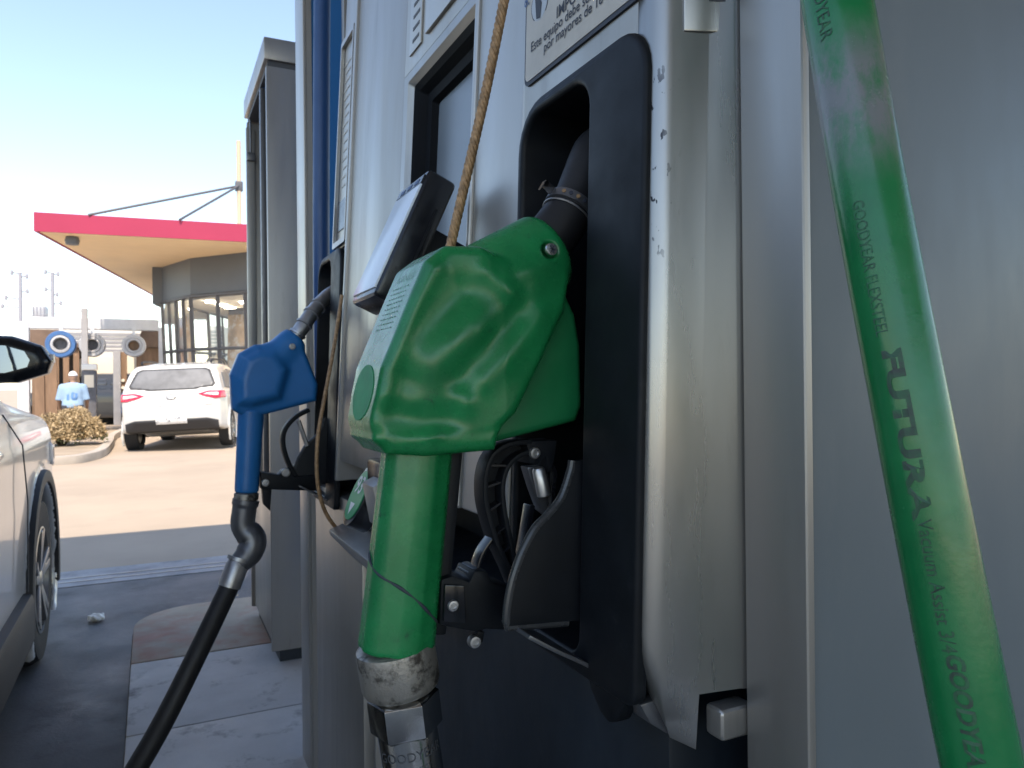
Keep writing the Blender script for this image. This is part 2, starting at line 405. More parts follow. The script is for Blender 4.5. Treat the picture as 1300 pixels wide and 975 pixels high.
# ------------------------------------------------------------------ forecourt canopy that shades the pumps
can = thing('forecourt_canopy', 'flat white canopy roof spanning over the pump island', 'canopy', (0, 0, 5.0))
M['can'] = mat('canopy_metal', (0.40, 0.40, 0.40), 0.6)
yend = 6.3 - 5.0 / math.tan(SUN_EL) * math.cos(SUN_AZ)
add('roof_slab', *box(-3.1, 9, -13, yend, 5.0, 5.6), M['can'], can, bevel=.03)
add('gutter', *box(-1.85, 9, yend + .002, yend + .22, 5.02, 5.3), M['can'], can)
col = thing('canopy_column', 'square canopy column with blue cladding and silver corner trims behind the blue hose', 'column', (0.53, 2.02, 0.15))
add('cladding', *box(.370, .70, 1.972, 2.068, .15, 5.0), M['blue_panel'], col)
add('edge_plate', *box(.362, .3698, 1.9655, 2.075, .15, 5.0), M['silver_light'], col, bevel=.002)
add('corner_trim', *box(.3702, .384, 1.9655, 1.9718, .15, 5.0), M['silver_light'], col)
add('edge_plate', *box(.7002, .708, 1.9655, 2.075, .15, 5.0), M['silver_light'], col, bevel=.002)

# ------------------------------------------------------------------ near fuel dispenser
M['chip_silver'] = mat('chipped_silver_edge', (0.30, 0.295, 0.285), 0.30, 0.85, var=0.06, vscale=8, rvar=0.07, dirt=(0.18, 0.175, 0.17), dscale=14, dlo=0.56, dhi=0.85, stretch=(1, 1, .16))
def chips(m, zc, zh):
    """worn paint chips near the corner of the door, at the height hands and nozzles knock it"""
    t = m.node_tree; L = t.links; b = t.nodes['Principled BSDF']; tc = t.nodes.new('ShaderNodeTexCoord')
    mp = t.nodes.new('ShaderNodeMapping'); mp.inputs['Scale'].default_value = (1, 1, 0.55); L.new(tc.outputs['Object'], mp.inputs[0])
    n = t.nodes.new('ShaderNodeTexNoise'); n.inputs['Scale'].default_value = 150; n.inputs['Detail'].default_value = 3; L.new(mp.outputs[0], n.inputs['Vector'])
    sx = t.nodes.new('ShaderNodeSeparateXYZ'); L.new(tc.outputs['Object'], sx.inputs[0])
    def band(out, c, h):
        a = t.nodes.new('ShaderNodeMath'); a.operation = 'SUBTRACT'; L.new(out, a.inputs[0]); a.inputs[1].default_value = c
        d = t.nodes.new('ShaderNodeMath'); d.operation = 'ABSOLUTE'; L.new(a.outputs[0], d.inputs[0])
        r = t.nodes.new('ShaderNodeMapRange'); r.inputs['From Min'].default_value = h; r.inputs['From Max'].default_value = h * 0.5; L.new(d.outputs[0], r.inputs[0]); return r.outputs[0]
    k = t.nodes.new('ShaderNodeMath'); k.operation = 'MULTIPLY'; L.new(band(sx.outputs[2], zc, zh), k.inputs[0])
    L.new(band(sx.outputs[1], -.505, .012), k.inputs[1])
    th = t.nodes.new('ShaderNodeMapRange'); th.inputs['From Min'].default_value = .645; th.inputs['From Max'].default_value = .665; L.new(n.outputs['Fac'], th.inputs[0])
    k2 = t.nodes.new('ShaderNodeMath'); k2.operation = 'MULTIPLY'; L.new(k.outputs[0], k2.inputs[0]); L.new(th.outputs[0], k2.inputs[1])
    mx = t.nodes.new('ShaderNodeMix'); mx.data_type = 'RGBA'; old = b.inputs['Base Color'].links[0].from_socket
    L.new(old, mx.inputs['A']); mx.inputs['B'].default_value = (.03, .03, .035, 1); L.new(k2.outputs[0], mx.inputs['Factor']); L.new(mx.outputs['Result'], b.inputs['Base Color'])
KN = 0.035     # the front leans back with height
DO = (0.65, 0.92, 0.15)
disp = thing('fuel_dispenser', 'silver fuel dispenser with black nozzle boots holding the green and blue nozzles', 'fuel dispenser', DO)
chips(M['chip_silver'], 1.30 - .15, .085)
add('cabinet_core', *box(.44, .95, .345, 1.50, .16, 2.3), M['navy'], disp)
add('end_panel', *box(.3642, .955, .3335, .352, .17, 2.31), M['slate'], disp, bevel=.003)
add('end_panel', *box(.3585, .955, 1.505, 1.525, .17, 2.31), M['silver'], disp, bevel=.003)
add('corner_post', *box(.357, .3640, .3306, .384, .17, 2.30), M['silver'], disp, bevel=.0025, seg=3)
add('post_filler', *box(.3645, .44, .3525, .384, .17, 2.30), M['navy'], disp)
add('plinth', *box(.34, .97, .315, 1.54, .151, .185), M['navy'], disp, bevel=.004)
def rounded_corner(cx, cy, r, a0, a1, n=8):
    return [(cx + r * math.cos(math.radians(a)), cy + r * math.sin(math.radians(a))) for a in np.linspace(a0, a1, n)]
# --- door shell of the near nozzle module: front return, rounded corner, drafted side
prof = [(.3012, .432), (.3012, .4205)] + rounded_corner(.3012 + .0135, .4185, .0135, 180, 256, 9) + [(.3345, .3978), (.3360, .3972), (.357, .3895), (.364, .386)]
zb = [.938, .938] + [.938 - .0012 * i - .0003 * i * i for i in range(9)] + [.9045, .941, .9425, .9425]
rows = [0, .003, .007, .012, .018, .026, .035, .046, .10, .3, .6, .82, 1.32]; V = []; F = []
n = len(prof)
for k, dz in enumerate(rows):
    for (x, y), b0 in zip(prof, zb):
        z = b0 + dz * (1.75 - b0) / .82; inset = .012 * max(0, 1 - dz / .045) ** 2.2 * min(1, max(0, (.333 - x) / .014))
        V.append((x + inset + KN * (z - 1.15) * (1 if x < .355 else .0), y + inset * .5, z))
nb = len(V)
for k in range(len(rows)):
    for i in range(n):
        x, y, z = V[k * n + i]; V.append((x + .006, y + .008, z))
for s_, o in ((0, 0), (1, nb)):
    for k in range(len(rows) - 1):
        for i in range(n - 1): F.append((o + k * n + i, o + k * n + i + 1, o + (k + 1) * n + i + 1, o + (k + 1) * n + i))
for i in range(n - 1):
    F.append((i, i + 1, nb + i + 1, nb + i)); t_ = (len(rows) - 1) * n; F.append((t_ + i, t_ + i + 1, nb + t_ + i + 1, nb + t_ + i))
for i in (0, n - 1):
    for k in range(len(rows) - 1): F.append((k * n + i, (k + 1) * n + i, nb + (k + 1) * n + i, nb + k * n + i))
door = add('nozzle_door', V, F, M['chip_silver'], disp, ang=50)
fp = [(.612, 2.25), (.4325, 2.25), (.4325, 1.362), (.458, 1.362), (.484, 1.389), (.601, 1.389), (.606, 1.362), (.612, 1.362)]
add('upper_front_panel', *shear(prism(fp, .3012, .313, 'x'), KN), M['silver'], disp, bevel=.0012)
add('panel_seam', *shear(box(.3035, .33, .6125, .6155, .93, 2.25), KN), M['slot'], disp)
def boot(dy, parent):
    L = []
    o = (.030, .012, .030, .040); i_ = (.02, .02, .028, .028)
    def loop(y0, y1, z0, z1, r, x): return [(x + KN * (z - 1.15), y + dy, z) for y, z in rrect(y0, y1, z0, z1, r)]
    oy0, oy1, oz0, oz1 = .4155, .6115, .930, 1.399; iy0, iy1, iz0, iz1 = .4885, .600, .945, 1.386
    rr = (.014, .014, .030, .030)      # bl, br, tr, tl in (y,z); y0 is the near side
    rr = (.012, .014, .040, .034)
    ri = (.014, .014, .030, .026)
    L.append(loop(oy0, oy1, oz0, oz1, rr, .306)); L.append(loop(oy0, oy1, oz0, oz1, rr, .2995))
    for k in range(1, 5):
        a = k / 4 * math.pi / 2; d = .004 * (1 - math.cos(a)); q = .0030 * math.sin(a)
        L.append(loop(oy0 + d, oy1 - d * .6, oz0 + d, oz1 - d * 1.5, [max(.002, x - d * .6) for x in rr], .2995 - q))
    for k in range(0, 5):
        a = k / 4 * math.pi / 2; d = .004 * (1 - math.sin(a)); q = .004 * (1 - math.cos(a))
        L.append(loop(iy0 - d, iy1 + d, iz0 - d, iz1 + d * 1.6, [x + d for x in ri], .2955 + q))
    L.append(loop(iy0 + .004, iy1 - .004, iz0 + .003, iz1 - .004, ri, .34))
    L.append(loop(iy0 + .008, iy1 - .008, iz0 + .006, iz1 - .008, ri, .425))
    V, F = [], []; n = len(L[0])
    for l in L: V += l
    for k in range(len(L) - 1):
        for q in range(n): F.append((k * n + q, k * n + (q + 1) % n, (k + 1) * n + (q + 1) % n, (k + 1) * n + q))
    F.append(tuple(range((len(L) - 1) * n, len(L) * n)))
    b = add('nozzle_boot', V, F, M['black'], parent, ang=60)
    # hook that carries the spout, high in the recess
    add('spout_hook', *prism([(.345, 1.36 - .0), (.40, 1.37), (.415, 1.34), (.39, 1.315), (.37, 1.325), (.36, 1.345)], .552 + dy, .575 + dy, 'y'), M['black_gloss'], b, bevel=.004)
    # side plate of the cradle with its raised rim
    yp = .492
    pl = [px(u, v, Y=yp) for u, v in ((731, 585), (728, 600), (717, 632), (702, 652), (684, 671), (673, 690), (665, 707), (657, 730), (652, 750), (648, 775), (647, 797))]
    pl = [Vector((p.x, p.y + dy, p.z)) for p in pl]
    poly = [(p.x, p.z) for p in pl] + [(.300, pl[-1].z - .004), (.335, .952), (.335, pl[0].z)]
    add('cradle_plate', *prism(poly, yp + dy, yp + .006 + dy, 'y'), M['black'], b, bevel=.0012)
    rim = spline(pl, 4) + [Vector((.285, yp + dy, pl[-1].z - .004))]
    add('cradle_rim', *tube([p + Vector((-.0012, .003, 0)) for p in rim], .0034, 10), M['rim_glint'], b)
    sc = spline([(pl[-1].x + .006, .51 + dy, pl[-1].z - .002), (.262, .51 + dy, .957), (.285, .51 + dy, .944), (.315, .51 + dy, .925)], 6)
    add('cradle_lip', *strap(sc, .075, .003, (0, 1, 0)), M['dark_steel'], b, bevel=.0008)
    return b
boot(0, disp)
boot(.905, disp)
# lower tail of the boot
add('boot_tail', *shear(prism([(.424, .9345), (.480, .9345), (.476, .924), (.462, .912), (.450, .908), (.440, .913), (.432, .926)], .299, .312, 'x'), KN), M['black'], disp, bevel=.003)
add('door_lip', *prism([(.2955, .9325), (.312, .9335), (.330, .906), (.318, .908), (.304, .918)], .418, .452, 'y'), M['dark_steel'], disp, bevel=.002)
# hinge clip, lock plate
c0 = px(897, 893, X=.352); c1 = px(948, 945, X=.352)
add('hinge_clip', *box(.3370, .366, .3845, .402, c1.z + .001, c0.z + .010), M['silver'], disp, bevel=.004, seg=3)
def side_quad(x0, x1, d0, d1):
    a, b = Vector((.3282, .4000)), Vector((.3565, .3896)); t = (b - a).normalized(); nn = Vector((t.y, -t.x)); nn = nn if nn.y < 0 else -nn
    p, q = a + t * x0, a + t * x1
    return [tuple(p + nn * d0), tuple(q + nn * d0), tuple(q + nn * d1), tuple(p + nn * d1)]
lpx = .0095
def lean(vf): return [(v[0] + lpx, v[1] - .0030 + .0018, v[2]) for v in vf[0]], vf[1]
lp = add('lock_plate', *lean(prism(side_quad(-.0125, .0190, -.004, .0015), 1.3865, 1.50)), M['chip_silver'], disp, bevel=.0015)
add('lock_slot', *lean(prism(side_quad(.005, .0165, .0008, .0020), 1.407, 1.46)), M['slot'], lp)
# --- instruction sticker
SX = .3000
stk = rrect(.424, .6055, 1.4175, 1.62, (.008, .008, .008, .008), 4)
sx_ = lambda z: SX + KN * (z - 1.15)
s1 = add('instruction_plate', *shear(prism(stk, SX - .0012, SX + .0012, 'x'), KN), M['ink'], disp)
stk2 = rrect(.4275, .6025, 1.4212, 1.617, (.006, .006, .006, .006), 4)
s2 = add('plate_face', *shear(prism(stk2, SX - .0018, SX, 'x'), KN), M['sticker'], s1)
ey = Vector((KN, 0, 1)).normalized(); ex = Vector((0, -1, 0))
def on_plate(body, size, u, v, m=M['ink'], **k):
    p = px(u, v, X=.3085); p = Vector((SX + KN * (p.z - 1.15) - .0023, p.y, p.z))
    add('lettering', *text_plane(body, size, p, ex, ey, **k), m, s1, smooth=False)
on_plate('por mayores de 18 años.', .0122, 691, 67, bold=.00012)
on_plate('Este equipo debe ser manipulado', .0122, 674, 67, bold=.00012)
on_plate('IMPORTANTE', .0140, 706, 24, bold=.0002)
on_plate('6.', .0150, 664, 11, m=M['ink_blue'], bold=.0002)
pc = px(684, 3, X=.3085); pc = Vector((SX + KN * (pc.z - 1.15) - .0022, pc.y, pc.z))
ring = [(pc.x, pc.y + .016 * math.cos(a), pc.z + .016 * math.sin(a)) for a in np.linspace(0, 2 * math.pi, 33)[:-1]]
ring2 = [(pc.x - .0002, pc.y + .0148 * math.cos(a), pc.z + .0148 * math.sin(a)) for a in np.linspace(0, 2 * math.pi, 33)[:-1]]
add('pictogram_ring', ring, [tuple(range(32))], M['ink'], s1, smooth=False)
add('pictogram_disc', ring2, [tuple(range(32))], M['silver_light'], s1, smooth=False)
add('pictogram', [(pc.x - .0005, pc.y + a, pc.z + b) for a, b in ((.008, .010), (.002, .012), (-.004, -.002), (-.001, -.0138), (.006, -.012))], [(0, 1, 2, 3, 4)], M['ink'], s1, smooth=False)

# --- middle head: strip, screen recess, far frame
KH = 0.055
def hs(vf): return shear(vf, KH, 1.15)
add('head_strip', *hs(box(.2985, .45, .6165, .7290, 1.02, 2.25)), M['silver_light'], disp, bevel=.004, seg=3)
add('head_edge', *hs(box(.2950, .44, .7292, .7385, 1.02, 2.25)), M['silver_light'], disp, bevel=.0035, seg=3)
zt0, zt1 = 1.548, 1.20
add('head_panel', *hs(box(.3015, .45, 1.010, 1.300, 1.02, 2.25)), M['silver'], disp, bevel=.004)
add('head_edge', *hs(box(.2965, .44, 1.3002, 1.3120, .985, 2.25)), M['silver_light'], disp, bevel=.003, seg=3)
add('head_panel', *hs(box(.3015, .45, .7388, 1.0095, 1.5805, 2.25)), M['silver'], disp, bevel=.002)
add('head_panel', *hs(box(.3015, .45, .7388, 1.0095, 1.02, 1.172)), M['silver'], disp, bevel=.002)
def ringloops(name, loops, m, parent, close=False, **k):
    V, F = [], []; n = len(loops[0])
    for l in loops: V += l
    for a in range(len(loops) - 1):
        for q in range(n): F.append((a * n + q, a * n + (q + 1) % n, (a + 1) * n + (q + 1) % n, (a + 1) * n + q))
    if close: F.append(tuple(range((len(loops) - 1) * n, len(loops) * n)))
    return add(name, V, F, m, parent, **k)
def hl(y0, y1, z0, z1, r, x): return [(x + KH * (z - 1.15), y, z) for y, z in rrect(y0, y1, z0, z1, (r,) * 4, 3)]
ringloops('screen_frame', [hl(.7388, 1.0095, 1.1722, 1.5803, .002, .3020), hl(.744, .992, 1.19, 1.568, .004, .3020), hl(.744, .984, 1.195, 1.561, .004, .309)], M['silver'], disp, ang=20)
ringloops('screen_bezel', [hl(.744, .984, 1.195, 1.561, .004, .3091), hl(.748, .978, 1.20, 1.554, .004, .3145), hl(.748, .972, 1.202, 1.548, .004, .325), hl(.752, .960, 1.21, 1.536, .004, .327), hl(.752, .956, 1.212, 1.532, .004, .3365)], M['black_matt'], disp, ang=20)
add('display_screen', *hs(box(.3362, .340, .750, .958, 1.21, 1.534)), M['screen'], disp)
# panel with slots and plate above the screen
vp = add('vent_plate', *hs(box(.2988, .3015, .935, .9835, 1.600, 1.86)), M['silver_light'], disp, bevel=.001)
for k in range(14):
    z = 1.612 + k * .0165
    add('vent_slot', *hs(box(.2982, .2990, .942, .968, z, z + .0045)), M['slot'], vp)
bp = add('label_plate', *hs(box(.2965, .3016, .752, .912, 1.6005, 1.90)), M['silver_light'], disp, bevel=.0015)
add('label_line', *hs(box(.2958, .2966, .838, .842, 1.625, 1.88)), M['slot'], bp)
add('label_line', *hs(box(.2958, .2966, .762, .835, 1.655, 1.659)), M['slot'], bp)

# --- upper front of the far nozzle module: white printed plate in a frame
fr = add('far_upper_panel', *hs(box(.3025, .45, 1.3125, 1.412, 1.402, 2.20)), M['silver_light'], disp, bevel=.003)
fpz0, fpz1 = 1.425, 1.775
ringloops('plate_frame', [hl(1.3135, 1.411, fpz0 - .02, fpz1 + .02, .004, .3022), hl(1.3135, 1.411, fpz0 - .02, fpz1 + .02, .004, .2955), hl(1.319, 1.405, fpz0 - .010, fpz1 + .010, .004, .2955), hl(1.319, 1.405, fpz0 - .010, fpz1 + .010, .004, .3015)], M['silver_light'], fr, ang=20)
for k in range(15):
    z = fpz0 + .09 + k * .0165
    add('print_line', *hs(box(.3016, .3024, 1.325, 1.325 + random.uniform(.055, .076), z, z + .004)), M['sticker'], fr)
add('print_window', *hs(box(.3005, .3024, 1.322, 1.395, fpz0 + .01, fpz0 + .065)), M['black_gloss'], fr)

# --- lower cabinet, ledge, grade label, card slot
add('lower_panel', *box(.300, .44, 1.176, 1.545, .186, .955), M['silver'], disp, bevel=.004)
add('lower_channel', *box(.318, .44, 1.136, 1.1755, .186, .95), M['slot'], disp)
add('lower_channel', *box(.306, .44, 1.128, 1.1355, .186, .95), M['silver'], disp, bevel=.002)
add('lower_panel', *box(.330, .44, .432, 1.1275, .186, .925), M['navy'], disp, bevel=.004)
lg = [(.300, .865), (.264, .905), (.261, .914), (.300, .928)]
add('ledge', *prism(lg, .80, 1.24, 'y'), M['silver'], disp, bevel=.003)
add('ledge_tag', *box(.2965, .2995, 1.19, 1.27, .880, .903), M['sticker'], disp)
# grade label: rounded black plate with a green face, tilted outwards
ga = px(441, 658, Y=1.075); gb = px(467, 600, Y=1.075)
gdir = Vector((gb.x - ga.x, 0, gb.z - ga.z)); gl = gdir.length; gdir.normalize(); gn = Vector((-gdir.z, 0, gdir.x))
def pill(hw, hl_, n=10):
    out = []
    for a in np.linspace(0, 180, n): out.append((hw * math.cos(math.radians(a)), hl_ + hw * math.sin(math.radians(a))))
    for a in np.linspace(180, 360, n): out.append((hw * math.cos(math.radians(a)), -hl_ + hw * math.sin(math.radians(a))))
    return out
def pill_mesh(hw, hl_, d0, d1):
    c = (ga + gb) / 2; P = pill(hw, hl_); V = []
    for d in (d0, d1): V += [c + Vector((0, 1, 0)) * a + gdir * b + gn * d for a, b in P]
    n = len(P); return V, [tuple(range(n))[::-1], tuple(range(n, 2 * n))] + [(i, (i + 1) % n, n + (i + 1) % n, n + i) for i in range(n)]
gp = add('grade_label', *pill_mesh(.037, gl / 2 - .026, -.030, 0), M['black_gloss'], disp, bevel=.002)
M['label_green'] = mat('label_green', (0.008, 0.27, 0.10), 0.35)
add('label_face', *pill_mesh(.032, gl / 2 - .030, -.001, .0015), M['label_green'], gp)
gc = (ga + gb) / 2 + gn * .0021
add('lettering', *text_plane('93', .036, gc + gdir * .003 + Vector((0, .021, 0)), (0, -1, 0), gdir, bold=.0006), M['white'], gp, smooth=False)
add('lettering', [gc + gdir * a + Vector((0, b, 0)) for a, b in ((-.012, .012), (-.012, -.012), (-.030, 0))], [(0, 1, 2)], M['white'], gp, smooth=False)
sp = [px(u, v, Y=.95) for u, v in ((468, 616), (487, 606), (492, 650), (478, 668))]
add('card_slot', *prism([(p.x, p.z) for p in sp] + [(.30, sp[2].z), (.30, sp[1].z + .01)][:0], .93, .985, 'y'), M['silver_light'], disp, bevel=.002)
add('slot_housing', *box(.268, .300, .90, 1.02, .972, 1.05), M['black_gloss'], disp, bevel=.006)

# ------------------------------------------------------------------ payment terminal tilted out over the head
term = thing('payment_terminal', 'black card payment terminal with pale screen tilted out beside the tan cable', 'payment terminal', (.25, .766, 1.235))
b0 = px(475, 366, Y=.722); t0 = px(541, 219, Y=.722)
td = Vector((t0.x - b0.x, 0, t0.z - b0.z)); tl = td.length; td.normalize(); tn = Vector((td.z, 0, -td.x))   # tn points into the pump
def tbox(a0, a1, y0, y1, d0, d1):
    V = []
    for a in (a0, a1):
        for y in (y0, y1):
            for d in (d0, d1): p = Vector((b0.x, 0, b0.z)) + td * a + tn * d; V.append((p.x, y, p.z))
    return V, [(0, 1, 3, 2), (4, 6, 7, 5), (0, 4, 5, 1), (2, 3, 7, 6), (0, 2, 6, 4), (1, 5, 7, 3)]
add('housing', *tbox(-.006, tl + .006, .720, .814, .0012, .034), M['black_gloss'], term, bevel=.006, seg=3)
add('display', *tbox(.002, tl - .012, .7235, .8105, -.0004, .004), M['pale'], term, bevel=.0004)
add('header_strip', *tbox(tl - .011, tl - .001, .7245, .809, -.0004, .004), M['black_gloss'], term)
for k in range(3):
    add('indicator', *tbox(tl - .009, tl - .004, .735 + k * .024, .748 + k * .024, -.0008, .002), M['ink_blue'], term)
add('mount_arm', *tbox(.045, .095, .748, .786, .034, .085), M['black'], term, bevel=.005)
add('side_rib', *tbox(.02, tl - .03, .7185, .7205, .0235, .026), M['black'], term)

# ------------------------------------------------------------------ green nozzle
NY = .535
noz = thing('fuel_nozzle', 'green vinyl covered fuel nozzle hung in the near black boot, worn steel collar below', 'fuel nozzle', (.165, NY, .93))
bodyP = [(.1315, 1.124), (.139, 1.165), (.157, 1.207), (.172, 1.240), (.188, 1.250), (.2186, 1.2500), (.247, 1.235), (.275, 1.25), (.297, 1.236), (.290, 1.206), (.268, 1.165), (.246, 1.128), (.226, 1.1125), (.160, 1.107), (.146, 1.110)]
coreP = [(.146, 1.130), (.154, 1.170), (.171, 1.212), (.186, 1.238), (.2175, 1.238), (.243, 1.215), (.240, 1.19), (.222, 1.150), (.205, 1.128), (.17, 1.120)]
def inset(P, r):
    P = [np.array(p) for p in P]; n = len(P); A = sum(P[i][0] * P[(i + 1) % n][1] - P[(i + 1) % n][0] * P[i][1] for i in range(n)); sg = 1 if A > 0 else -1; out = []
    for i in range(n):
        a = P[i] - P[i - 1]; b = P[(i + 1) % n] - P[i]; a = a / np.linalg.norm(a); b = b / np.linalg.norm(b)
        na = sg * np.array([-a[1], a[0]]); nb_ = sg * np.array([-b[1], b[0]]); m = na + nb_; out.append(P[i] + m * r / max(m @ m / 2, .35))
    return out
bodyP = [(.1345, 1.124), (.1425, 1.163), (.160, 1.204), (.175, 1.238), (.190, 1.2495), (.2186, 1.2510), (.243, 1.237), (.272, 1.246), (.297, 1.238), (.291, 1.206), (.268, 1.165), (.246, 1.128), (.226, 1.1125), (.160, 1.107), (.143, 1.110)]
bodyI = inset(bodyP, .011)
NP = NY - .040
def seg(x, z, pts, wd):
    d = np.full(x.shape, 1e9)
    P = [px(u, v, Y=NP) for u, v in pts]
    for a, b in zip(P[:-1], P[1:]):
        ex, ez = b.x - a.x, b.z - a.z; t = np.clip(((x - a.x) * ex + (z - a.z) * ez) / (ex * ex + ez * ez), 0, 1)
        d = np.minimum(d, (x - a.x - ex * t) ** 2 + (z - a.z - ez * t) ** 2)
    return np.exp(-d / (wd * wd))
def relief(x, z):
    h = .0385 - .0060 * np.clip((x - .235) / .05, 0, 1)
    h = h + .0030 * seg(x, z, [(552, 340), (528, 382), (503, 435), (486, 500)], .0085)      # crest beside the label face
    h = h - .0030 * seg(x, z, [(590, 372), (548, 425), (522, 478)], .0140)                   # hollow behind it
    h = h + .0046 * seg(x, z, [(545, 455), (572, 436), (598, 418)], .0175)                   # broad swelling of the flank
    h = h - .0026 * seg(x, z, [(660, 400), (632, 432), (600, 466), (585, 484)], .0115)       # valley
    h = h + .0022 * seg(x, z, [(690, 400), (655, 440), (615, 480)], .0110)                   # swept wing
    h = h + .0022 * seg(x, z, [(588, 503), (592, 510)], .0090)
    h = h - .0026 * seg(x, z, [(505, 528), (545, 535), (570, 532)], .0100)
    h = h + .0020 * seg(x, z, [(618, 345), (650, 372)], .0080) - .0018 * seg(x, z, [(640, 338), (668, 360)], .0070)
    base = .0385 - .0060 * np.clip((x - .235) / .05, 0, 1)
    return base + (h - base) * 1.0
def f_body(x, y, z):
    q = y - NY
    d = sd_ext(sd_poly(x, z, bodyI) - .011, q, relief(x, z), .008)
    nk = sd_cyl(x, y, z, (.232, NY, 1.2215), (.2935, NY, 1.2585), .0365, .0330, .010)
    d = smin(d, nk, .008)
    lip = sd_ext(sd_poly(x, z, [(.139, 1.113), (.145, 1.1165), (.232, 1.118), (.228, 1.1015), (.175, 1.0995), (.146, 1.1025)]), q, .0385, .008)
    d = smin(d, lip, .005)
    d = d - .0018 * seg(x, z, [(474, 556), (478, 556)], .007) - .0016 * seg(x, z, [(546, 556), (552, 553)], .006)
    sh = sd_cap(x, y, z, (.2755, NY - .060, 1.2520), (.2755, NY - .0330, 1.2520), .0066, .0066)
    return smax(d, -sh, .0025) * .8
raw('cover', *nets(f_body, (.120, NY - .054, 1.092), (.318, NY + .054, 1.308), .0017), M['green'], noz)
finP = [(.299, 1.222), (.308, 1.205), (.3125, 1.180), (.3135, 1.132), (.308, 1.1195), (.225, 1.1035), (.180, 1.104), (.185, 1.118), (.230, 1.15), (.26, 1.2)]
raw('guard_fin', *nets(lambda x, y, z: sd_ext(sd_poly(x, z, finP), y - NY, .0185, .006), (.170, NY - .025, 1.095), (.322, NY + .025, 1.232), .0022), M['green_fin'], noz)
# cover label: raised lettering on the face that looks out to the lane
M['cover_print'] = mat('cover_print', (0.22, 0.42, 0.33), 0.45, var=.3, vscale=300)
ldir = Vector((.033, 0, .075)).normalized(); lnor = Vector((-ldir.z, 0, ldir.x)); lb = Vector((.1612, NY, 1.207)) + lnor * .0004
def bowed(vf): return vf
add('lettering', *bowed(text_plane('WARNING', .0085, lb + ldir * .022 + Vector((0, .0005, 0)), (0, -1, 0), ldir, align='CENTER')), M['cover_print'], noz, smooth=False)
pr = []
for k in range(9):
    for y_a, y_b in [(.022 - .0058 * m_, .022 - .0058 * m_ - random.uniform(.003, .0052)) for m_ in range(7)]:
        c_ = lb + ldir * (.0165 - k * .0042); pr.append(([c_ + Vector((0, y_a, 0)), c_ + Vector((0, y_b, 0)), c_ + Vector((0, y_b, 0)) + ldir * .0010, c_ + Vector((0, y_a, 0)) + ldir * .0010], [(0, 1, 2, 3)]))
add('fine_print', *bowed(join(*pr)), M['cover_print'], noz, smooth=False)
pdir = Vector((.008, 0, .039)).normalized(); pn = Vector((-pdir.z, 0, pdir.x)); pc0 = Vector((.1388, NY, 1.145)) + pn * .0004
M['pad'] = mat('green_pad', (0.004, 0.20, 0.078), 0.6, var=.15, vscale=40, bump=.3, bscale=700)
ov = [pc0 + pdir * (.0205 * math.sin(a)) + Vector((0, .0255 * math.cos(a), 0)) for a in np.linspace(0, 2 * math.pi, 37)[:-1]]
add('thumb_pad', ov + [p - pn * .002 for p in ov], [tuple(range(36)), tuple(range(36, 72))] + [(i, (i + 1) % 36, 36 + (i + 1) % 36, 36 + i) for i in range(36)], M['pad'], noz)
# screw
sc_c = Vector((.2755, NY - .0362, 1.2520))
scw = add('screw', *lathe([(.0052, .004), (.0052, 0.0), (.0046, -.0012), (0.0, -.0014)], sc_c, (0, 1, 0), 20), M['chrome'], noz)
for k in range(3):
    a = k * math.pi / 3; dx, dz = math.cos(a) * .003, math.sin(a) * .003
    add('drive_slot', *strap([sc_c + Vector((-dx, -.0016, -dz)), sc_c + Vector((dx, -.0016, dz))], .0009, .0006, (-dz, 0, dx)), M['ink'], scw)
# handle
hA, hB = np.array([.1815, NY, 1.118]), np.array([.1615, NY, .9555])
def f_handle(x, y, z):
    d = sd_cyl(x, y, z, hA, hB, .0260, .0282, .003)
    d = d + .0010 * np.maximum(0, (y - NY) * 0 + np.cos(6 * np.arctan2(y - NY, x - (.1815 - (1.118 - z) * .123)))) 
    return d * .95
raw('handle', *nets(f_handle, (.128, NY - .034, .950), (.214, NY + .034, 1.122), .0019), M['green'], noz)
hd = (hB - hA) / np.linalg.norm(hB - hA); hdv = Vector(hd)
def on_handle(t, phi, off=0.0):
    """phi measured from the side facing the pump, through the side facing the near end"""
    c = Vector(hA + (hB - hA) * t); r = .0260 + .0022 * t + off
    xx = Vector((1, 0, 0)); xx = (xx - hdv * xx.dot(hdv)).normalized(); yy = Vector((0, -1, 0))
    return c + (xx * math.cos(phi) + yy * math.sin(phi)) * r
crk = [on_handle(.55 + .32 * s + .015 * math.sin(9 * s), math.radians(205 - 190 * s), -.0006) for s in np.linspace(0, 1, 40)]
add('cover_split', *tube(crk, [.0007 + .0007 * abs(math.sin(i * .4)) for i in range(40)], 8), M['ink'], noz)
# black spine between handle and pump
add('handle_spine', *strap([on_handle(t, 0, .002) + Vector((0, 0, 0)) for t in np.linspace(.06, .93, 12)], .020, .010, (0, 1, 0)), M['black'], noz, bevel=.003)
# worn collar
add('collar', *lathe([(.0255, -.004), (.0285, -.003), (.0292, 0), (.0290, .0245), (.0276, .0285), (.0256, .0303), (.022, .0305)], px(502, 824, Y=NY), px(511, 877, Y=NY) - px(502, 824, Y=NY), 40), M['worn'], noz, ang=30)
pin = px(532, 851, Y=NY - .0245)
add('collar_pin', *lathe([(.0052, .003), (.0052, -.0008), (.0040, -.0012), (0, -.0004)], pin, (-.55, .83, 0), 18), M['dark_steel'], noz)
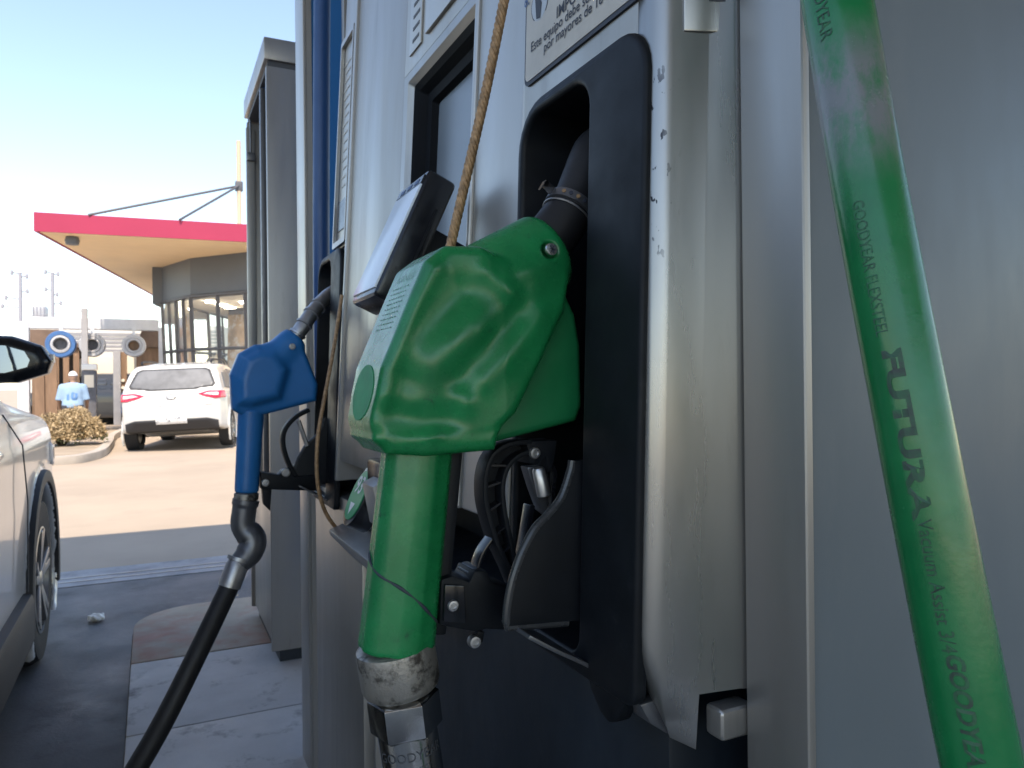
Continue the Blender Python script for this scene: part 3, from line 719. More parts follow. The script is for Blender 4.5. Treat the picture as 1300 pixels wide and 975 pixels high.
# spout boot, clamp, spout
spA = Vector((.283, NY, 1.256)); spB = Vector((.3115, NY, 1.2895)); spC = Vector((.333, NY + .004, 1.325)); spD = Vector((.352, NY + .010, 1.352)); spE = Vector((.392, NY + .015, 1.335))
pp = spline([spA, spB, spC, spD, spE], 8)
rr_ = list(np.interp(np.linspace(0, 1, len(pp)), [0, .25, .32, .55, 1], [.0205, .0205, .0185, .021, .016]))
add('spout_sleeve', *tube(pp, rr_, 24), M['rubber'], noz)
cl = pp[9]; cdv = (pp[10] - pp[8]).normalized()
clp = add('hose_clamp', *lathe([(.0212, -.0042), (.0226, -.0038), (.0226, .0038), (.0212, .0042)], cl, cdv, 32), M['dark_steel'], noz)
cv = (Vector((0, 0, CAMH)) - cl); cv = (cv - cdv * cv.dot(cdv)).normalized(); cs = cdv.cross(cv).normalized()
for k in range(-2, 3):
    p = cl + (cv * math.cos(k * .28) + cs * math.sin(k * .28)) * .0228
    add('clamp_hole', *lathe([(.0017, -.0006), (.0017, .0006)], p, (cv * math.cos(k * .28) + cs * math.sin(k * .28)), 10), M['ink'] if k % 2 else M['rope'], clp)
ep = cl - cs * .0215 * math.cos(.3) + cv * .010 if cs.x > 0 else cl + cs * .0215 + cv * .010
add('clamp_ear', *strap([ep, ep + Vector((-.010, -.004, .004)), ep + Vector((-.0135, -.006, .001))], .008, .0018, cdv), M['chrome'], clp, bevel=.0004)
add('clamp_wire', *tube([cl - cdv * .0075 + (cv * math.cos(a) + cs * math.sin(a)) * .0216 for a in np.linspace(-2, 2, 24)], .0009, 8), M['steel'], clp)
# trigger guard: ribbed black loop, then the bracket and its bolts
gy = NY - .004
def gp_(pts, Y=gy): return [px(u, v, Y=Y) for u, v in pts]
g_out = spline(gp_([(668, 560), (640, 564), (621, 577), (612, 600), (611, 630), (617, 660), (627, 690), (640, 718), (650, 742)]), 5)
g_in = spline(gp_([(672, 571), (654, 577), (640, 590), (633, 610), (633, 635), (638, 665), (645, 695), (650, 722)]), 5)
gd = add('trigger_guard', *strap(g_out, .020, .0042, (0, 1, 0)), M['black'], noz, bevel=.0012)
add('guard_rail', *strap(g_in, .020, .0036, (0, 1, 0)), M['black'], gd, bevel=.001)
web = [(p.x, p.z) for p in g_out] + [(p.x, p.z) for p in g_in][::-1]
add('guard_web', *prism(web, gy + .002, gy + .006, 'y'), M['black'], gd)
for i, j in ((13, 10), (18, 15), (23, 20), (28, 25), (32, 29)):
    add('guard_rib', *strap([g_out[i], g_in[min(j, len(g_in) - 1)]], .017, .0016, (0, 1, 0)), M['black_gloss'], gd)
lowg = spline(gp_([(622, 682), (610, 700), (603, 722), (604, 745)]), 5)
add('guard_rail', *strap(lowg, .014, .003, (0, 1, 0)), M['black_gloss'], gd, bevel=.001)
br = gp_([(556, 733), (572, 728), (592, 736), (598, 722), (614, 722), (622, 738), (646, 742), (648, 798), (612, 796), (600, 800), (566, 793), (554, 790)], NY - .010)
brk = add('guard_bracket', *prism([(p.x, p.z) for p in br], NY - .017, NY + .017, 'y'), M['black'], noz, bevel=.0028, seg=2)
bf = gp_([(563, 741), (588, 742), (590, 790), (561, 788)], NY - .017)
add('bracket_cheek', *prism([(p.x, p.z) for p in bf], NY - .0205, NY - .0165, 'y'), M['black_gloss'], brk, bevel=.0012)
def bolt(c, r, parent, name='bolt'):
    b = add(name, *lathe([(r, .004), (r, 0), (r * .85, -.0016), (r * .55, -.0018), (r * .5, -.0006), (0, -.0006)], c, (0, 1, 0), 20), M['steel'], parent)
    return b
bolt(px(575, 769, Y=NY - .0205), .0044, brk)
bolt(px(603, 815, Y=NY - .012), .0050, brk)
add('pivot_boss', *lathe([(.007, -.012), (.0075, -.008), (.0075, .012)], px(599, 729, Y=NY), (0, 1, 0), 20), M['black_gloss'], brk)
add('bolt_strap', *strap([px(606, 798, Y=NY), px(603, 812, Y=NY)], .016, .006, (0, 1, 0)), M['black'], brk, bevel=.001)
# lever, latch pin
lv = gp_([(664, 592), (690, 590), (693, 615), (692, 655), (683, 648), (672, 618)], NY + .006)
lev = add('trigger_lever', *prism([(p.x, p.z) for p in lv], NY - .001, NY + .012, 'y'), M['dark_steel'], noz, bevel=.0015)
add('lever_arm', *strap(gp_([(672, 640), (664, 690), (655, 735)], NY + .004), .012, .005, (0, 1, 0)), M['black_gloss'], lev, bevel=.001)
a_, b_ = px(683, 594, Y=NY - .012), px(691, 630, Y=NY - .012)
add('latch_pin', *lathe([(.0040, 0), (.0052, .002), (.0056, (b_ - a_).length - .001), (.0044, (b_ - a_).length)], a_, b_ - a_, 18), M['steel'], lev)
hub = gp_([(664, 560), (705, 558), (700, 590), (694, 600), (690, 580), (680, 590), (670, 588), (668, 572)], NY - .01)
hb = add('latch_housing', *prism([(p.x, p.z) for p in hub], NY - .014, NY + .012, 'y'), M['black'], noz, bevel=.002)
bolt(px(679, 575, Y=NY - .0145), .0048, hb)
add('lever_spring_arm', *strap(gp_([(694, 578), (703, 600), (700, 640), (690, 690)], NY - .006), .006, .004, (0, 1, 0)), M['black_gloss'], hb, bevel=.001)

# ------------------------------------------------------------------ green hose: swivel below the nozzle, loop, long run past the end panel
hr = .0172
sw0 = px(511, 877, Y=NY)
sw1 = px(516, 918, Y=NY); sw2 = px(526, 985, Y=NY - .002); sw3 = sw2 + (sw2 - sw1) * 1.2
top = [px(1036, -140, D=.415), px(1062, 0, D=.392), px(1104, 245, D=.374), px(1148, 478, D=.362), px(1196, 725, D=.350), px(1247, 975, D=.338), px(1284, 1130, D=.332)]
loop_ = [top[0] + Vector((.06, .03, .55)), top[0] + Vector((.012, .01, .20))] + top + [top[-1] + Vector((.015, -.015, -.12)), Vector((.36, .19, .62)), Vector((.31, .25, .50)), Vector((.25, .37, .475)), Vector((.21, .47, .55)), sw3 + Vector((0.004, -.004, -.05)), sw3]
hose = thing('green_fuel_hose', 'green rubber fuel hose printed with faded lettering running past the slate end panel', 'fuel hose', (.31, .25, .46))
HP = spline(loop_, 14)
def hose_mat():
    m = M['hose_green']; t = m.node_tree; L = t.links; b = t.nodes['Principled BSDF']
    tc = t.nodes.new('ShaderNodeTexCoord'); mp = t.nodes.new('ShaderNodeMapping'); mp.inputs['Scale'].default_value = (1, 1, .45); L.new(tc.outputs['Object'], mp.inputs[0])
    n = t.nodes.new('ShaderNodeTexNoise'); n.inputs['Scale'].default_value = 55; n.inputs['Detail'].default_value = 8; n.inputs['Roughness'].default_value = .7; L.new(mp.outputs[0], n.inputs['Vector'])
    sx = t.nodes.new('ShaderNodeSeparateXYZ'); L.new(tc.outputs['Object'], sx.inputs[0])
    def rng(o, a, c, d0=0., d1=1.):
        r = t.nodes.new('ShaderNodeMapRange'); r.inputs[1].default_value = a; r.inputs[2].default_value = c; r.inputs[3].default_value = d0; r.inputs[4].default_value = d1; L.new(o, r.inputs[0]); return r.outputs[0]
    def mul(a, c):
        k = t.nodes.new('ShaderNodeMath'); k.operation = 'MULTIPLY'; L.new(a, k.inputs[0]); L.new(c, k.inputs[1]); return k.outputs[0]
    zt = top[1].z - .46
    f = mul(mul(rng(sx.outputs[2], zt - .105, zt - .075), rng(sx.outputs[2], zt - .012, zt - .045)), rng(n.outputs['Fac'], .36, .58))
    mx = t.nodes.new('ShaderNodeMix'); mx.data_type = 'RGBA'; old = b.inputs['Base Color'].links[0].from_socket
    L.new(old, mx.inputs['A']); mx.inputs['B'].default_value = (.15, .16, .165, 1); L.new(f, mx.inputs['Factor']); L.new(mx.outputs['Result'], b.inputs['Base Color'])
hose_mat()
hs_ = add('hose_run', *tube(HP, hr, 32), M['hose_green'], hose, ang=80)
Ls = [0.0]
for i in range(1, len(HP)): Ls.append(Ls[-1] + (HP[i] - HP[i - 1]).length)
def s_at(v):
    """arc length where the hose crosses image row v (the measured centre line)"""
    best = min(range(len(HP)), key=lambda i: abs((487.5 - FPX * (HP[i].z - CAMH) / (HP[i].x * FW[0] + HP[i].y * FW[1])) - v) if i < 14 * 9 else 1e9)
    return Ls[best]
M['print_grey'] = mat('faded_print', (0.022, 0.036, 0.032), 0.5, col2=(0.010, 0.100, 0.042), vscale=150)
M['print_faint'] = mat('faint_print', (0.016, 0.07, 0.042), 0.5, col2=(0.008, 0.12, 0.05), vscale=120)
def hprint(body, v0, v1, size, m, dphi, **k):
    V, F = text_mesh(body, size, **{a: b for a, b in k.items() if a in ('bold', 'shearx')}); wid = max(p[0] for p in V) - min(p[0] for p in V)
    s0, s1 = s_at(v0), s_at(v1)
    add('lettering', *text_tube(body, size, HP, hr, s0, face_cam(dphi), sx=(s1 - s0) / wid, **k), m, hs_, smooth=False)
hprint('GOODYEAR', -30, 62, .0095, M['print_grey'], -.62)
hprint('GOODYEAR FLEXSTEEL', 268, 440, .0080, M['print_faint'], -.50)
hprint('FUTURA', 455, 660, .0112, M['print_grey'], -.42, bold=.0005)
hprint('Vacuum Assist 3/4', 668, 818, .0088, M['print_grey'], -.36)
hprint('GOODYEAR FLEXSTEEL', 832, 1120, .0098, M['print_grey'], -.30, bold=.0003, shearx=.2)
# swivel fitting
swd = (sw1 - sw0).normalized()
add('hex_nut', *lathe([(.0232, 0), (.0268, .003), (.0268, .0265), (.0235, .0295)], sw0 + swd * .0005, swd, 6, ph=.3), M['chrome'], hose, ang=20, bevel=.0008)
st = [sw0 + swd * .028, sw1 + swd * .004, sw2, sw3 + (sw3 - sw2).normalized() * .012]
STP = spline(st, 8)
sw = add('swivel_tube', *tube(STP, [.0222] * len(STP), 32), M['chrome'], hose, ang=80)
def ring_text(body, size, s, dphi=0.0):
    V, F = text_mesh(body, size, align='CENTER'); P, T, N, B = frames(STP)
    L = [0.0]
    for i in range(1, len(P)): L.append(L[-1] + (P[i] - P[i - 1]).length)
    L = np.array(L); out = []
    for v in V:
        q = s - v[1]; i = int(np.clip(np.searchsorted(L, q) - 1, 0, len(P) - 2)); t = (q - L[i]) / (L[i + 1] - L[i]); p = P[i].lerp(P[i + 1], t)
        d = Vector((0, 0, CAMH)) - p; d = (d - T[i] * d.dot(T[i])).normalized(); e = T[i].cross(d)
        if e.dot(Vector(RT)) < 0: e = -e
        a = v[0] / .0222 + dphi
        out.append(p + (d * math.cos(a) + e * math.sin(a)) * .02245)
    add('lettering', out, F, M['slot'], sw, smooth=False)
ring_text('GOODYEAR', .0095, .020)
ring_text('VAPOR ASSIST', .0045, .028)
ring_text('FOR RECOVERY', .0045, .034)
ring_text('LIQUID', .0045, .040)

# ------------------------------------------------------------------ tan retractor cable and thin cable of the blue nozzle
r0_, r1_ = px(652, -60, D=.605), px(640, 0, D=.61); rdir = (r0_ - r1_).normalized()
rp = spline([r0_ + rdir * (.07 * k) for k in range(10, 0, -1)] + [px(652, -60, D=.605), px(640, 0, D=.61), px(618, 110, D=.615), px(592, 225, D=.62), (px(570, 322, D=.625)), px(562, 372, D=.628), px(560, 420, D=.62)], 60)
rope = add('retractor_cable', *tube(rp, .0043, 48, lobes=6, twist=200.0, amp=.36), M['rope'], origin=rp[-1], ang=80)
tag(rope, 'tan twisted steel retractor cable running up past the payment terminal', 'cable')
cp = spline([px(434, 375, Y=1.27), px(424, 440, Y=1.25), px(411, 510, Y=1.23), px(403, 560, Y=1.22), px(403, 610, Y=1.22), px(411, 645, Y=1.23), px(425, 668, Y=1.25), px(440, 680, Y=1.27)], 10)
cb = add('thin_cable', *tube(cp, .0032, 12), M['rope'], origin=cp[-1], ang=80)
tag(cb, 'thin tan cable bowing out in front of the blue nozzle boot', 'cable')

# ------------------------------------------------------------------ blue nozzle, its hose
BY = 1.405
bn = thing('fuel_nozzle', 'blue vinyl covered fuel nozzle with bare steel spout in the far boot', 'fuel nozzle', (.15, BY, .94))
def bp_(L_, Y=BY): return [(px(u, v, Y=Y).x, px(u, v, Y=Y).z) for u, v in L_]
bodyB = bp_([(291, 476), (302, 449), (322, 438), (346, 437), (359, 425), (380, 434), (386, 447), (402, 488), (400, 509), (335, 526), (306, 527), (294, 520)])
coreB = bp_([(300, 482), (309, 455), (326, 446), (345, 448), (362, 470), (352, 505), (318, 514), (301, 512)])
def f_blue(x, y, z):
    q = y - BY
    d = sd_ext(sd_poly(x, z, bodyB), q, .020, .010); d = smin(d, sd_ext(sd_poly(x, z, coreB), q, .037, .014), .014)
    a = px(345, 458, Y=BY); b = px(376, 428, Y=BY)
    return smin(d, sd_cyl(x, y, z, (a.x, BY, a.z), (b.x, BY, b.z), .028, .023, .006), .012) * .9
lo_ = [min(p[i] for p in bodyB) - .02 for i in (0, 1)]; hi_ = [max(p[i] for p in bodyB) + .02 for i in (0, 1)]
raw('cover', *nets(f_blue, (lo_[0], BY - .045, lo_[1]), (hi_[0], BY + .045, hi_[1]), .003), M['blue'], bn)
h0 = px(319, 520, Y=BY); h1 = px(313, 625, Y=BY)
raw('handle', *nets(lambda x, y, z: sd_cyl(x, y, z, h0, h1, .0225, .0205, .004), (.11, BY - .03, h1.z - .01), (.22, BY + .03, h0.z + .01), .003), M['blue'], bn)
add('collar', *lathe([(.018, 0), (.021, .002), (.021, .012), (.018, .014)], h1, h1 - h0, 24), M['worn'], bn)
s_ = [px(372, 432, Y=BY), px(384, 415, Y=BY), px(398, 395, Y=BY + .01), px(416, 376, Y=BY + .03), px(432, 366, Y=BY + .04)]
sp_ = spline(s_, 6)
spt = add('spout', *tube(sp_, .0135, 20), M['steel'], bn, ang=80)
for i in (3, 7, 11, 14):
    add('spout_ring', *lathe([(.0137, -.003), (.0158, -.002), (.0158, .002), (.0137, .003)], sp_[i], sp_[i + 1] - sp_[i], 20), M['steel'], spt)
lp_ = spline([px(u, v, Y=BY) for u, v in ((392, 520), (374, 530), (361, 546), (359, 565), (366, 588), (376, 606))], 5)
add('trigger_guard', *strap(lp_, .020, .008, (0, 1, 0)), M['black'], bn, bevel=.002)
add('latch_pin', *tube([px(379, 534, Y=BY - .01), px(390, 566, Y=BY - .01)], .004, 10), M['steel'], bn)
add('lever_arm', *strap([px(390, 566, Y=BY), px(376, 590, Y=BY), px(366, 605, Y=BY)], .012, .006, (0, 1, 0)), M['black'], bn, bevel=.001)
add('guard_bracket', *prism(bp_([(330, 598), (352, 602), (358, 596), (366, 594), (372, 604), (400, 602), (400, 622), (330, 620)]), BY - .016, BY + .016, 'y'), M['black'], bn, bevel=.003)
add('bracket_flap', *prism(bp_([(332, 618), (344, 618), (342, 648), (334, 640)]), BY - .012, BY + .012, 'y'), M['black'], bn, bevel=.002)
bolt(px(371, 440, Y=BY - .026), .006, bn, 'screw'); bolt(px(337, 613, Y=BY - .017), .007, bn); bolt(px(363, 600, Y=BY - .017), .008, bn)
bh = thing('black_fuel_hose', 'black rubber fuel hose with grey steel swivel hanging from the blue nozzle', 'fuel hose', (.0, 1.3, .15))
e0 = h1 + (h1 - h0).normalized() * .013
ep_ = spline([e0, px(310, 648, Y=BY), px(309, 668, Y=BY), px(321, 685, Y=BY - .005), px(316, 702, Y=BY - .008), px(303, 716, Y=BY - .01)], 6)
add('swivel', *tube(ep_, list(np.interp(np.linspace(0, 1, len(ep_)), [0, .1, .12, .45, .5, .8, 1], [.023, .023, .0210, .0210, .0235, .0235, .019])), 14), M['dark_steel'], bh, ang=40)
f0, f1 = px(304, 710, Y=BY - .01), px(291, 745, Y=BY - .015)
add('ferrule', *lathe([(.0215, -.003), (.0215, .003), (.0175, .004), (.0195, .012), (.0195, (f1 - f0).length)], f0, f1 - f0, 24), M['steel'], bh)
hp_ = spline([px(297, 728, Y=BY - .012), f1, px(253, 825, Y=1.36), px(208, 915, Y=1.33), px(168, 985, Y=1.30), px(140, 1035, Y=1.27), (-.04, 1.18, .33), (.05, 1.1, .19), (.18, 1.2, .20), (.30, 1.45, .40)], 10)
add('hose_run', *tube(hp_, .0168, 20), M['rubber'], bh, ang=80)
bv = thing('blue_fuel_hose', 'vertical blue fuel hose hanging in front of the silver column trim', 'fuel hose', (.33, 1.6, .9))
vb = spline([px(411, -160, Y=1.60), px(409, 0, Y=1.60), px(408, 180, Y=1.60), px(408, 340, Y=1.60), px(410, 500, Y=1.61), px(414, 620, Y=1.60)], 8)
add('hose_run', *tube(vb, .0175, 20), M['blue_hose'], bv, ang=80)

# ------------------------------------------------------------------ far fuel dispenser at the end of the island
fd = thing('fuel_dispenser', 'tall silver dispenser seen end-on at the rounded end of the island', 'fuel dispenser', (.385, 2.80, .15), rotz=math.radians(-.3))
ORG[fd.name] = Vector((0, 0, 0))          # its parts are written in its own frame
def fb(name, x0, x1, y0, y1, z0, z1, m, par=fd, **k): return add(name, *box(x0, x1, y0, y1, z0, z1), m, par, **k)
fb('plinth', .03, .50, .02, .62, 0.0, .05, M['navy'])
fb('end_panel', 0, .52, 0, .022, .045, 2.155, M['silver'], bevel=.004)
fb('end_panel', 0, .52, .62, .642, .045, 2.15, M['silver'], bevel=.004)
fb('cabinet_core', .09, .50, .024, .618, .05, 2.17, M['navy'])
fb('top_cap', -.008, .53, -.008, .66, 2.175, 2.255, M['silver'], bevel=.006)
fb('shadow_gap', .006, .51, .006, .64, 2.154, 2.1755, M['slot'])
fb('lower_panel', .012, .09, .025, .60, .05, .62, M['silver_light'], bevel=.01)
fb('front_post', -.006, .03, .60, .618, .62, 2.12, M['silver_light'], bevel=.004)
fb('front_panel', .050, .09, .205, .60, .65, 2.16, M['navy'])
fb('front_post', .004, .03, .205, .235, .62, 2.15, M['dark_steel'], bevel=.004)
fb('nozzle_boot', .02, .09, .03, .20, .75, 1.25, M['black'], bevel=.02)
add('hose', *tube(spline([(.03, .22, 2.17), (.028, .23, 1.6), (.03, .24, .95)], 8), .017, 14), M['blue_hose'], fd, ang=80)
add('hose', *tube(spline([(.06, .10, 2.17), (.055, .11, 1.6), (.05, .12, 1.2)], 8), .017, 14), M['rubber'], fd, ang=80)
add('whip_rod', *tube([(.012, .60, 2.0), (.010, .60, 2.22)], .0045, 8), M['dark_steel'], fd)
add('rod_clamp', *box(-.005, .03, .585, .615, 1.975, 2.01), M['dark_steel'], fd, bevel=.004)
mast = thing('roof_mast', 'slim tan steel mast carrying the tie rods of the shop roof', 'mast', tuple(px(306, 380, D=18.5)[:2]) + (0,))
mb = px(306, 487, D=18.5)
# ------------------------------------------------------------------ shop: cantilever roof with pink fascia, dark band, glass front
M['pink'] = mat('pink_fascia', (0.36, 0.024, 0.070), 0.5, var=0.03, vscale=1)
M['soffit'] = mat('tan_soffit', (0.84, 0.64, 0.41), 0.7, var=0.04, vscale=1)
M['roofing'] = mat('roof_sheet', (0.5, 0.5, 0.5), 0.7)
M['dkband'] = mat('dark_fascia_panel', (0.10, 0.115, 0.135), 0.5, var=0.06, vscale=1)
M['mullion'] = mat('mullion_grey', (0.10, 0.10, 0.11), 0.5, 0.3)
M['glass'] = mat('shop_glass', (0.75, 0.80, 0.84), 0.05, trans=0.9, ior=1.12, spec=0.5)
M['interior'] = mat('interior_tan', (0.48, 0.34, 0.22), 0.7, var=0.3, vscale=1.6, dirt=(0.62, 0.58, 0.52), dscale=2.5, dlo=.5, dhi=.6)
M['ceil'] = mat('interior_ceiling', (0.70, 0.66, 0.58), 0.7)
M['lamp'] = mat('shop_lamp', (1, 1, 1), 0.5, emit=(1.0, 0.92, 0.78), estr=28.0)
shop = thing('shop_building', 'filling station shop with pink edged cantilever roof, dark band and slanted glass front', 'building', tuple(px(290, 487, D=22)[:2]) + (0,))
def xy(u, D): p = px(u, 487, D=D); return Vector((p.x, p.y))
P0 = xy(47, 16.0); P1 = xy(310, 17.4); P3 = xy(205, 28.6)
ea = (P1 - P0); ea = ea / ea.length; eb = (P3 - P0); Lb = eb.length; eb = eb / Lb
La = 10.5; zs, zt = 4.55, 4.93
def pl2(a, b): q = P0 + ea * a + eb * b; return (q.x, q.y)
ring_ = [pl2(0, 0), pl2(La, 0), pl2(La, Lb), pl2(0, Lb)]
add('roof_deck', *prism([pl2(.06, .06), pl2(La - .06, .06), pl2(La - .06, Lb - .06), pl2(.06, Lb - .06)], zs + .03, zt - .03), M['roofing'], shop)
add('soffit', *prism([pl2(.05, .05), pl2(La - .05, .05), pl2(La - .05, Lb - .05), pl2(.05, Lb - .05)], zs - .02, zs + .028), M['soffit'], shop)
for k in range(4):
    a, b = ring_[k], ring_[(k + 1) % 4]; A, B = Vector(a), Vector(b); t = (B - A).normalized(); nn = Vector((t.y, -t.x)) * .025
    add('fascia', *prism([tuple(A - t * .025 - nn * -1), tuple(B - t * .025 + nn), tuple(B - t * .025 - nn), tuple(A - t * .025 - nn)], zs - .03, zt), M['pink'], shop)
cam_c = Vector((*pl2(.55, .5), zs - .1))
add('corner_lamp', *lathe([(.13, -.09), (.15, 0), (.12, .09)], cam_c, (0, 0, 1), 16), M['dkband'], shop)
# walls in plan
A_ = xy(470, 17.2); B_ = xy(243, 19.6); C_ = xy(207, 21.0); D_ = C_ + eb * 6.5; E_ = xy(560, 24.5)
plan = [A_, B_, C_, D_]
inn = Vector((.3, .95))
ztop, zband = zs - .021, 3.50
def slab_wall(a, b, z0, z1, th, m, name, par=shop):
    t = (b - a).normalized(); nn = Vector((t.y, -t.x)); nn = nn if nn.dot(Vector((0, 0)) - a) < 0 else -nn
    return add(name, *prism([tuple(a), tuple(b), tuple(b + nn * th), tuple(a + nn * th)], z0, z1), m, par)
for a, b in zip(plan[:-1], plan[1:]): slab_wall(a, b, zband, ztop, .25, M['dkband'], 'dark_band')
add('band_trim', *tube([(p.x, p.y, zband + .03) for p in plan], .05, 6), M['mullion'], shop)
gl = 0.55
def foot(p): q = Vector(p) + Vector((.25, .97)) * gl; return q
for a, b, n in ((A_, B_, 6), (B_, C_, 4), (C_, D_, 4)):
    for k in range(n):
        p, q = a.lerp(b, k / n), a.lerp(b, (k + 1) / n); pf, qf = foot(p), foot(q)
        add('pane', [(p.x, p.y, zband), (q.x, q.y, zband), (qf.x, qf.y, .12), (pf.x, pf.y, .12)], [(0, 1, 2, 3)], M['glass'], shop, smooth=False)
        add('mullion', *strap([(p.x, p.y, zband), (pf.x, pf.y, .1)], .09, .07, (1, .2, 0)), M['mullion'], shop)
    for z in (2.15, .15):
        t = 1 - (z - .12) / (zband - .12)
        a2, b2 = a.lerp(foot(a), t), b.lerp(foot(b), t)
        add('transom', *tube([(a2.x, a2.y, z), (b2.x, b2.y, z)], .045, 6), M['mullion'], shop)
ip = [foot(A_) , foot(B_) , foot(C_), foot(D_), E_ + eb * 3, E_]
add('shop_floor', *prism([tuple(p) for p in ip], .01, .10), M['ceil'], shop)
ipc = [A_ + eb * .3, B_ + eb * .3, C_ + eb * .3 + ea * .15, D_ + ea * .15, E_ + eb * 3, E_]
add('ceiling', *prism([tuple(p) for p in ipc], zband + .005, zband + .06), M['ceil'], shop)
bw0, bw1 = C_ + eb * 3.2 + ea * .6, A_ + eb * 4.5
add('back_wall', *prism([tuple(bw0), tuple(bw1), tuple(bw1 + eb * .15), tuple(bw0 + eb * .15)], .1, zband), M['interior'], shop)
for k in range(4):
    for j in range(3):
        p = B_ + ea * (.2 + k * .8) + eb * (.9 + j * .9)
        add('ceiling_lamp', *lathe([(.14, 0), (.14, .03)], (p.x, p.y, zband - .035), (0, 0, 1), 14), M['lamp'], shop)
fx = px(300, 397, D=20.3)
add('pendant_fitting', *tube(spline([fx + Vector((-.35, 0, 0)), fx + Vector((0, 0, .03)), fx + Vector((.5, -.1, 0))], 4), .09, 8), M['mullion'], shop)
mz = px(306, 179, D=18.5).z
add('mast_tube', *tube([(mb.x, mb.y, zt - .02), (mb.x, mb.y, mz)], .055, 12), mat('mast_tan', (.55, .42, .30), .6), mast)
ap = px(303, 236, D=18.45)
add('tie_bracket', *box(mb.x - .09, mb.x + .09, mb.y - .06, mb.y + .06, ap.z - .12, ap.z + .12), M['mullion'], mast, bevel=.02)
for u_, v_ in ((112, 264), (228, 277)):
    q = px(u_, v_, D=16.3 + (u_ - 112) * .005); q.z = zt + .0
    add('tie_rod', *tube([ap, q], .028, 8), M['mullion'], mast)

# ------------------------------------------------------------------ cars
M['tyre'] = mat('tyre_rubber', (0.016, 0.016, 0.018), 0.75, bump=0.2, bscale=80)
M['rim'] = mat('alloy_rim', (0.34, 0.33, 0.32), 0.35, 0.9, rvar=0.1)
M['rim_dark'] = mat('rim_dark', (0.03, 0.03, 0.034), 0.5, 0.3)
M['car_white'] = mat('car_white', (0.55, 0.54, 0.52), 0.25, coat=0.6, var=0.02, vscale=3)
M['car_silver'] = mat('car_silver', (0.68, 0.68, 0.69), 0.30, 0.4, coat=0.7, var=0.03, vscale=4)
M['car_dark'] = mat('car_dark', (0.03, 0.032, 0.036), 0.3, coat=0.6)
M['car_blue'] = mat('car_blue', (0.02, 0.08, 0.22), 0.3, coat=0.6)
M['car_cream'] = mat('car_cream', (0.70, 0.62, 0.50), 0.4, coat=0.3)
M['car_glass'] = mat('car_glass', (0.05, 0.055, 0.065), 0.06, spec=0.8, var=0.2, vscale=3)
M['car_glass_grey'] = mat('car_glass_grey', (0.13, 0.135, 0.145), 0.3, spec=0.3, var=0.25, vscale=3)
M['clad'] = mat('black_cladding', (0.03, 0.031, 0.035), 0.6)
M['tail_red'] = mat('tail_lens', (0.62, 0.02, 0.06), 0.15, coat=0.5)
M['tail_white'] = mat('tail_lens_clear', (0.75, 0.70, 0.68), 0.15, coat=0.5)
M['plate'] = mat('number_plate', (0.72, 0.72, 0.72), 0.4, dirt=(.25, .26, .28), dscale=14, dlo=.52, dhi=.6)
M['mirror'] = mat('mirror_glass', (0.40, 0.43, 0.46), 0.02, 1.0)
SIDE = [(-2.04, .40), (-2.15, .56), (-2.16, .80), (-2.08, 1.00), (-1.98, 1.10), (-1.72, 1.50), (-1.62, 1.56), (-1.0, 1.635), (-.2, 1.64), (.25, 1.58), (.55, 1.44), (1.02, 1.12), (1.30, 1.09), (1.95, 1.01), (2.12, .90), (2.20, .65), (2.17, .30), (1.95, .20), (-1.0, .22), (-1.7, .33)]
SECT = [(.885, .20), (.925, .40), (.935, .70), (.925, .92), (.885, 1.03), (.845, 1.09), (.765, 1.40), (.67, 1.58), (.50, 1.66), (-.50, 1.66), (-.67, 1.58), (-.765, 1.40), (-.845, 1.09), (-.885, 1.03), (-.925, .92), (-.935, .70), (-.925, .40), (-.885, .20)]
PLAN = [(.60, -2.18), (.82, -2.05), (.91, -1.75), (.935, -1.0), (.935, 1.5), (.925, 1.82), (.84, 2.06), (.55, 2.21), (-.55, 2.21), (-.84, 2.06), (-.925, 1.82), (-.935, 1.5), (-.935, -1.0), (-.91, -1.75), (-.82, -2.05), (-.60, -2.18)]
WY, WR = 1.34, .345
def car_sdf(ws=1.0, arch=.40, hz=1.0):
    def f(x, y, z):
        d = smax(smax(sd_poly(y, z / hz, SIDE), sd_poly(x / ws, z / hz, SECT), .07), sd_poly(x / ws, y, PLAN), .07)
        for wy in (-WY, WY):
            c = np.maximum(np.sqrt((y - wy) ** 2 + (z - WR) ** 2) - arch, .60 - np.abs(x)); d = smax(d, -c, .02)
            fl = np.maximum(np.abs(np.sqrt((y - wy) ** 2 + (z - WR) ** 2) - arch - .03) - .025, np.abs(np.abs(x) - .915 * ws) - .018); d = smin(d, fl, .02)
        return d
    return f
def patch(name, f, reg, m, par, lo, hi, h, infl=.010):
    V, F = nets(lambda x, y, z: np.maximum(np.maximum(f(x, y, z) - infl, -(f(x, y, z) + .03)), reg(x, y, z)), lo, hi, h, it=1)
    return raw(name, V, F, m, par, local=True)
